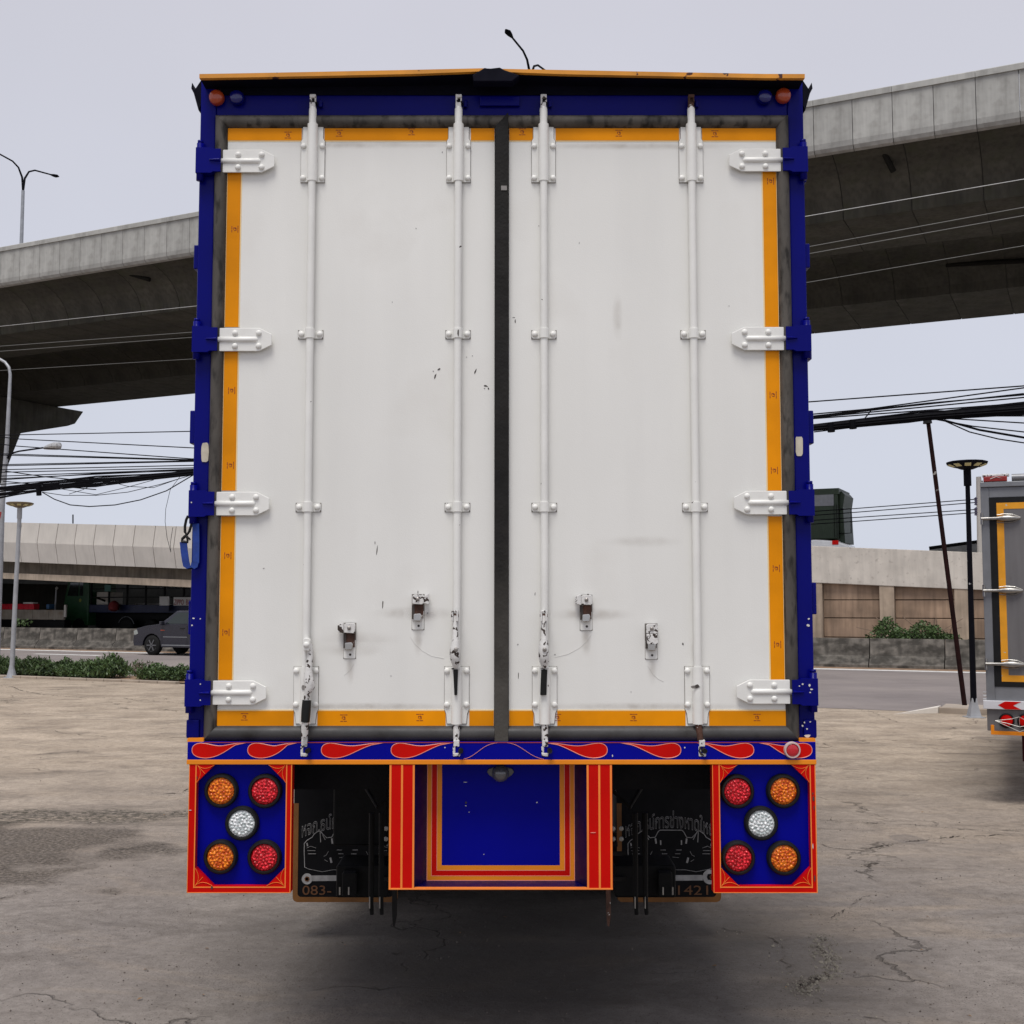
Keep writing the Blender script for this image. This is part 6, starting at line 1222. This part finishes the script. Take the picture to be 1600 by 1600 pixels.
# ================================================================== cables (q = 22.3, along the yard edge)
QK = 22.3
def cab(P, r_, mat=M_cable, parent=None, q=QK, sag=0.0, name='cable', sub=8, label=None, cat=None, group=None):
    pts = []
    W_ = [atq(a, b_, q) for a, b_ in P]
    for a_, b_ in zip(W_[:-1], W_[1:]):
        for k in range(sub):
            t = k / sub; p = a_.lerp(b_, t); p.z -= sag * 4 * t * (1 - t); pts.append(p)
    pts.append(W_[-1]); r_ = (list(r_) + [r_[-1]] * len(pts))[:len(pts)] if isinstance(r_, list) else r_; o = MB().tube(pts, r_, 5).build(name, mat, parent, smooth=True)
    if label: tag(o, label, cat, group)
    return o
pw_ = [([(-500, 566), (0, 510), (308, 478), (1260, 338), (1600, 280), (2100, 196)], 'uppermost pale overhead wire crossing in front of the flyover'), ([(-500, 585), (0, 541), (302, 519), (1267, 385), (1600, 324), (2100, 236)], 'second overhead wire from the top across the flyover'), ([(-500, 590), (0, 549), (302, 527), (1267, 396), (1600, 337), (2100, 250)], 'third overhead wire just below its twin across the flyover'), ([(-500, 608), (0, 579), (300, 561), (1264, 441), (1600, 384), (2100, 300)], 'lowest pale overhead wire across the dark flyover underside')]
for k, (P, lb_) in enumerate(pw_): cab(P, 0.0075 if k < 3 else 0.006, M_wire if k == 0 else pmat('wire_dull', (0.13, 0.13, 0.125), 0.5), name='power_line', label=lb_, cat='cable', group='power lines high over the yard edge')
kb = thing('cable_bundle', sq(sof(800, QK), QK, 5.0), 'thick sagging bundle of black telephone cables behind the blue truck', 'cables')
rnd = random.Random(3)
main = [(-300, 800), (0, 770), (150, 752), (305, 737), (800, 700), (1272, 667), (1449, 649), (1600, 638), (1900, 610)]
for k in range(20):
    j = [(a, b_ + rnd.uniform(-8, 8) * (1.1 if a < 200 else 0.5 if a < 1400 else 0.9 if a < 1500 else 1.3)) for a, b_ in main]
    cab(j, rnd.choice((0.012, 0.016, 0.02)), parent=kb, sub=5)
for dy in (0, 3.5): cab([(a, b_ + dy) for a, b_ in [(205, 748), (305, 737)] + main[4:]], [0.012] + [0.036] * 5 + [0.042] * 25, parent=kb, sub=5)
L2 = [[(-200, 672), (0, 680), (299, 674), (1264, 628), (1600, 603), (1900, 575)], [(-200, 660), (30, 686), (304, 700), (800, 690), (1272, 647), (1359, 639), (1600, 606), (1850, 570)], [(-100, 682), (26, 697), (300, 717), (800, 700), (1272, 652), (1380, 639), (1600, 615)],
      [(-200, 705), (0, 709), (304, 718.5), (800, 695), (1272, 650), (1450, 630), (1600, 617), (1850, 590)], [(-200, 703), (0, 711), (304, 719.5)], [(-200, 728), (0, 726), (304, 720), (800, 698), (1272, 652.5), (1600, 621), (1850, 596)], [(-200, 729), (0, 728), (304, 721), (900, 690), (1272, 654), (1600, 630)],
      [(-200, 736), (0, 734), (304, 727)], [(-200, 738), (0, 738), (304, 731)], [(0, 748), (304, 734)], [(0, 750), (150, 740), (304, 735)], [(0, 744), (60, 742), (304, 733)], [(0, 757), (304, 736)], [(8, 736), (70, 745), (140, 752), (200, 754)], [(5, 752), (60, 757), (150, 765)], [(0, 762), (304, 737)]]
for P in L2: cab(P, 0.013, parent=kb)
for P, r_ in (([(66, 769), (85, 780), (110, 789), (140, 791.5), (180, 789), (220, 781), (260, 767), (304, 741)], 0.014), ([(66, 769), (100, 774), (150, 774), (200, 769), (250, 757), (304, 741)], 0.009), ([(90, 763), (150, 773), (200, 761), (240, 750)], 0.008), ([(108, 772), (130, 765), (150, 755)], 0.008), ([(178, 754), (200, 760), (240, 762), (280, 748)], 0.008), ([(281, 745), (266, 765), (259, 795), (258, 815), (261, 840), (267, 863), (266, 850), (270, 824)], 0.006), ([(270, 745), (290, 742), (304, 738)], 0.012)): cab(P, r_, parent=kb)
for P in ([(1449, 652), (1500, 655), (1600, 661), (1800, 672)], [(1449, 652), (1520, 650), (1600, 650), (1800, 650)], [(1460, 655), (1520, 666), (1600, 675), (1800, 690)], [(1475, 656), (1530, 671), (1600, 683), (1800, 708)], [(1475, 657), (1530, 672.5), (1600, 684.5), (1800, 710)], [(1470, 655), (1515, 675), (1560, 686), (1600, 692), (1800, 715)], [(1449, 648), (1600, 632), (1800, 610)], [(1272, 672), (1330, 667), (1449, 656), (1600, 644)], [(1272, 675), (1340, 667), (1420, 660), (1449, 656)], [(1351, 654), (1356, 648), (1362, 640)]): cab(P, 0.012, parent=kb)
for px_, py_ in ((1332, 662), (1298, 667), (60, 766)): MB().tube([atq(px_, py_ - 6, QK), atq(px_ + 1, py_ + 8, QK)], 0.07, 8).build('splice_tie', M_cable, kb)
for P, lb_ in (([(700, 838), (1331, 795), (1526, 780), (1700, 766)], 'upper grey wire from the utility pole towards the green container'), ([(700, 846), (1331, 801), (1526, 785), (1700, 771)], 'second thin wire below it from the utility pole'), ([(700, 852), (1331, 809), (1526, 796), (1700, 782)], 'third thin wire from the utility pole'), ([(700, 856), (1331, 815), (1526, 801), (1700, 789)], 'lowest thin wire from the utility pole')): cab(P, 0.018, M_cable, q=QU, name='wire', label=lb_, cat='wire', group='wires on the utility pole')

# ================================================================== plants
M_leaf = pmat('leaf_green', (0.060, 0.105, 0.028), 0.55, var=0.6, vs=14, rand=0.3); M_leafd = pmat('leaf_dark', (0.022, 0.045, 0.014), 0.6, var=0.5, vs=9); M_twig = pmat('dry_twig', (0.20, 0.14, 0.10), 0.8)
def leaf_mesh(w_, d_, h_, n, seed, size=0.05, narrow=0.28, mat=M_leaf):
    rn = random.Random(seed); m = MB()
    for k in range(n):
        an = rn.uniform(0, 6.283); rr = rn.random() ** 0.5; z = rn.random() ** 0.8
        prof_ = math.sqrt(max(0.0, 1 - (z * 0.92) ** 3)); x = math.cos(an) * rr * w_ / 2 * prof_; y = math.sin(an) * rr * d_ / 2 * prof_; zz_ = 0.02 + z * h_ * (0.72 + 0.28 * math.sin(x * 9 + seed) * math.cos(y * 7 + seed) + 0.25 * rn.random())
        up = Vector((rn.uniform(-0.7, 0.7), rn.uniform(-0.7, 0.7), rn.uniform(0.35, 1.2))).normalized(); sd_ = up.cross(Vector((rn.uniform(-1, 1), rn.uniform(-1, 1), rn.uniform(-0.4, 0.4)))).normalized()
        L_ = size * rn.uniform(0.7, 1.9); W_ = L_ * narrow; p = Vector((x, y, zz_)); m.add([p, p + up * L_ * 0.5 + sd_ * W_, p + up * L_, p + up * L_ * 0.5 - sd_ * W_], [(0, 1, 2, 3)])
    return m.mesh('foliage', mat)
def stem_mesh(w_, d_, h_, n, seed):
    rn = random.Random(seed); m = MB()
    for k in range(n):
        an = rn.uniform(0, 6.283); rr = rn.random() ** 0.5 * 0.8; e = Vector((math.cos(an) * rr * w_ / 2, math.sin(an) * rr * d_ / 2, h_ * rn.uniform(0.7, 1.05))); m.tube([Vector((e.x * .2, e.y * .2, 0)), Vector((e.x * 0.7, e.y * .7, e.z * .5)), e], [0.008, 0.006, 0.003], 4)
    return m.mesh('stem', M_twig)
var_ = [(leaf_mesh(1.2, 0.9, 0.50, 2300, 11 + k, 0.075, 0.15), leaf_mesh(1.0, 0.8, 0.40, 1200, 40 + k, 0.06, 0.3, M_leafd), stem_mesh(1.0, 0.8, 0.45, 30, 60 + k)) for k in range(3)]
hedge = [(-22, 1.0, 'low shrub cut by the left picture edge'), (8, 0.95, 'low shrub left of the pale round lamp pole'), (34, 0.95, 'low shrub just right of the pale round lamp pole'), (62, 1.0, 'hedge shrub second right of the pale lamp pole'), (92, 1.15, 'tall middle shrub of the roadside hedge'), (122, 1.0, 'low shrub before the end of the left hedge'), (146, 1.0, 'small shrub next to the end of the left hedge'), (172, 1.2, 'rounded shrub ending the left hedge before the gap'), (252, 1.05, 'separate shrub after the gap beside the blue truck'), (282, 0.95, 'shrub touching the left edge of the blue truck')]
for k, hd in enumerate(hedge):
    px_, sc_h = hd[0], hd[1]; p = sq(sof(px_, 22.65), 22.65, 0.03)
    lbl_ = hd[2] if len(hd) > 2 else ('shrub of the hedge beyond the left picture edge')
    t = thing('shrub', p, lbl_, 'shrub', 'shrubs along the yard kerb'); t.rotation_euler[2] = rnd.uniform(0, 6.28); t.scale = (sc_h, sc_h, sc_h * rnd.uniform(0.60, 0.80)); v_ = var_[k % 3]
    for nm, me in (('foliage', v_[0]), ('foliage_core', v_[1]), ('stem', v_[2])): inst(nm, me, t, p)
p = sq(sof(225, 22.65), 22.65, 0.03); t = thing('dry_shrub', p, 'sparse dry shrub in the gap of the left hedge', 'shrub')
for nm, me in (('foliage', leaf_mesh(0.7, 0.6, 0.42, 320, 5, 0.055, 0.22)), ('stem', stem_mesh(0.8, 0.7, 0.45, 40, 6))): inst(nm, me, t, p)
# creeping bush over the barrier
p = sq(sof(1430, 37.4), 37.4, 0.80); vb = thing('creeper_bush', p, 'green creeper bush spilling over the barrier in front of the plank wall', 'bush')
def vine():
    rn = random.Random(9); m = MB(); ms = MB(); M_ = []
    for (px_, ht, wd, n) in ((1385, 0.70, 0.9, 750), (1405, 0.35, 0.9, 380), (1440, 0.55, 1.2, 650), (1460, 0.42, 0.9, 380), (1480, 0.18, 0.7, 160), (1425, 0.25, 1.2, 300)):
        c_ = sof(px_, 37.4)
        for k in range(n):
            a_ = rn.gauss(0, 0.45); b_ = rn.random() ** 0.8; s_ = c_ + a_ * wd * 0.55; z = 0.82 + b_ * ht * max(0.05, 1 - abs(a_) * 0.8)
            q_ = 37.3 + rn.uniform(-0.45, 0.5); P = sq(s_, q_, z); up = Vector((rn.uniform(-1, 1), rn.uniform(-1, 1), rn.uniform(-0.5, 0.6))).normalized(); sd_ = up.cross(Vector((rn.uniform(-1, 1), rn.uniform(-1, 1), 0.3))).normalized(); L_ = rn.uniform(0.06, 0.13)
            m.add([P, P + up * L_ * 0.5 + sd_ * L_ * 0.3, P + up * L_, P + up * L_ * 0.5 - sd_ * L_ * 0.3], [(0, 1, 2, 3)])
    for k in range(26):
        c_ = sof(rn.choice((1385, 1440, 1460, 1400)), 37.4); ms.tube([sq(c_, 37.5, 0.5), sq(c_ + rn.uniform(-.4, .4), 37.3, 1.0), sq(c_ + rn.uniform(-.9, .9), 37.2, 0.9 + rn.random() * 0.6)], 0.012, 4)
    m.build('foliage', M_leaf, vb); ms.build('stem', M_twig, vb)
vine()
for px_, lb_ in ((38, 'tiny weed on the barrier left of the hoarding posts'),):
    p = sq(sof(px_, 36.7), 36.7, 0.84); t = thing('weed', p, 'tiny weed sprouting on the barrier behind the pale lamp pole', 'weed'); inst('foliage', leaf_mesh(0.8, 0.3, 0.35, 60, 8, 0.09, 0.3), t, p)

# ================================================================== ground detail: cracks, rubble, grit
M_crack = pmat('crack_dark', (0.060, 0.047, 0.036), 0.95, var=0.5, vs=8)
def crack(P, w0, seed):
    rn = random.Random(seed); pts = []
    G = [gnd(a, b_) for a, b_ in P]
    for a_, b_ in zip(G[:-1], G[1:]):
        n_ = max(3, int((b_ - a_).length / 0.022))
        for k in range(n_): p = a_.lerp(b_, k / n_); pts.append(p + Vector((rn.gauss(0, 0.010), rn.gauss(0, 0.012), 0)))
    pts.append(G[-1]); m = MB(); vs = []; fs = []
    for i_, p in enumerate(pts):
        t = (pts[min(i_ + 1, len(pts) - 1)] - pts[max(0, i_ - 1)]); nn = Vector((-t.y, t.x, 0)).normalized(); w_ = w0 * 0.75 * max(0.0, math.sin(i_ * 0.37 + seed) * 0.5 + 0.55) * rn.uniform(0.05, 1.7) * (0.3 if i_ in (0, len(pts) - 1) else 1) / 2
        vs += [(p.x + nn.x * w_, p.y + nn.y * w_, 0.004), (p.x - nn.x * w_, p.y - nn.y * w_, 0.004)]
    for i_ in range(len(pts) - 1): fs.append((2 * i_, 2 * i_ + 1, 2 * i_ + 3, 2 * i_ + 2))
    m.add(vs, fs); return struct(m.build('crack', M_crack)), pts
CR = [crack([(1127, 1451), (1165, 1458), (1205, 1466), (1222, 1480), (1225, 1500), (1240, 1520), (1252, 1542)], 0.012, 1), crack([(1247, 1538), (1258, 1552), (1262, 1540), (1280, 1530), (1299, 1520)], 0.05, 2), crack([(1285, 1465), (1280, 1480), (1288, 1492), (1297, 1497), (1296, 1515)], 0.02, 3), crack([(1289, 1440), (1315, 1426), (1340, 1408), (1362, 1398), (1392, 1402)], 0.014, 4),
      crack([(1350, 1326), (1372, 1324), (1400, 1318), (1450, 1312), (1500, 1307), (1560, 1305), (1600, 1306)], 0.022, 5), crack([(1355, 1355), (1366, 1350), (1395, 1349), (1412, 1345)], 0.02, 6), crack([(1278, 1281), (1350, 1286), (1420, 1288), (1500, 1296), (1560, 1298), (1640, 1300)], 0.012, 7), crack([(0, 1072), (20, 1073), (32, 1079), (70, 1086), (130, 1090), (190, 1090), (215, 1095), (290, 1098)], 0.035, 8),
      crack([(1272, 1560), (1300, 1578), (1345, 1588), (1400, 1602)], 0.008, 9), crack([(230, 1239), (262, 1240), (285, 1240), (292, 1233)], 0.02, 10), crack([(0, 1094), (10, 1095), (18, 1093)], 0.03, 11), crack([(185, 1106), (200, 1107)], 0.07, 12), crack([(1320, 1340 - 238), (1360, 1112), (1400, 1128)], 0.015, 13), crack([(1280, 1196), (1310, 1199)], 0.02, 14), crack([(0, 1405), (20, 1398), (45, 1392)], 0.02, 15)]
M_peb = pmat('pebble', (0.30, 0.27, 0.22), 0.9, var=0.4, vs=20, rand=0.4)
def rubble(name, pts_fn, n, r0, r1, seed, mat):
    rn = random.Random(seed); m = MB()
    for k in range(n):
        p = pts_fn(rn); r_ = rn.uniform(r0, r1) * (1 if rn.random() > .1 else 1.6); k0 = []
        for d_ in ((1, 0, 0), (0, 1, 0), (-1, 0, 0), (0, -1, 0), (0, 0, 1), (0, 0, -.4)): v = Vector(d_) * r_ * rn.uniform(0.6, 1.2); k0.append(p + Matrix.Rotation(rn.uniform(0, .6), 3, 'X') @ v + Vector((0, 0, r_ * 0.3)))
        m.add(k0, [(0, 1, 4), (1, 2, 4), (2, 3, 4), (3, 0, 4), (1, 0, 5), (2, 1, 5), (3, 2, 5), (0, 3, 5)])
    o = m.build(name, mat); o['kind'] = 'stuff'; return tag(o, None, None)
def near(ptslist, sp):
    def f(rn): p = rn.choice(ptslist); return Vector((p.x + rn.gauss(0, sp), p.y + rn.gauss(0, sp), 0.0))
    return f
ob = rubble('gravel', near(CR[1][1] + CR[2][1], 0.035), 420, 0.003, 0.010, 1, M_peb); tag(ob, 'loose gravel in the broken concrete right of the truck', 'gravel')
def yardpt(rn): px_ = rn.uniform(-50, 1650); py_ = 1130 + 500 * rn.random() ** 0.7; g_ = gnd(px_, py_); return Vector((g_.x, g_.y, 0.0))
ob = rubble('grit', yardpt, 1500, 0.002, 0.006, 2, pmat('grit', (0.12, 0.10, 0.085), 0.9, var=0.6, vs=4, world=True)); tag(ob, 'scattered grit and small stones over the yard', 'grit')
M_lit = pmat('dry_leaf', (0.22, 0.13, 0.06), 0.8, var=0.3, vs=9)
rl_ = random.Random(21); ml_ = MB()
for k in range(26):
    p = yardpt(rl_); a_ = rl_.uniform(0, 6.28); d_ = Vector((math.cos(a_), math.sin(a_), 0.15)); e_ = Vector((-d_.y, d_.x, 0.1)); L_ = rl_.uniform(0.015, 0.035)
    ml_.add([p + Vector((0, 0, .004)), p + d_ * L_ * .5 + e_ * L_ * .25 + Vector((0, 0, .008)), p + d_ * L_ + Vector((0, 0, .004)), p + d_ * L_ * .5 - e_ * L_ * .25 + Vector((0, 0, .008))], [(0, 1, 2, 3)])
ob = ml_.build('leaf_litter', M_lit); ob['kind'] = 'stuff'; tag(ob, 'a few dry leaves scattered on the yard', 'leaves')
allp = [p for c_ in CR for p in c_[1]]
ob = rubble('crack_debris', near(allp, 0.05), 700, 0.002, 0.007, 3, M_peb); tag(ob, 'crumbs of broken concrete along the cracks', 'gravel')
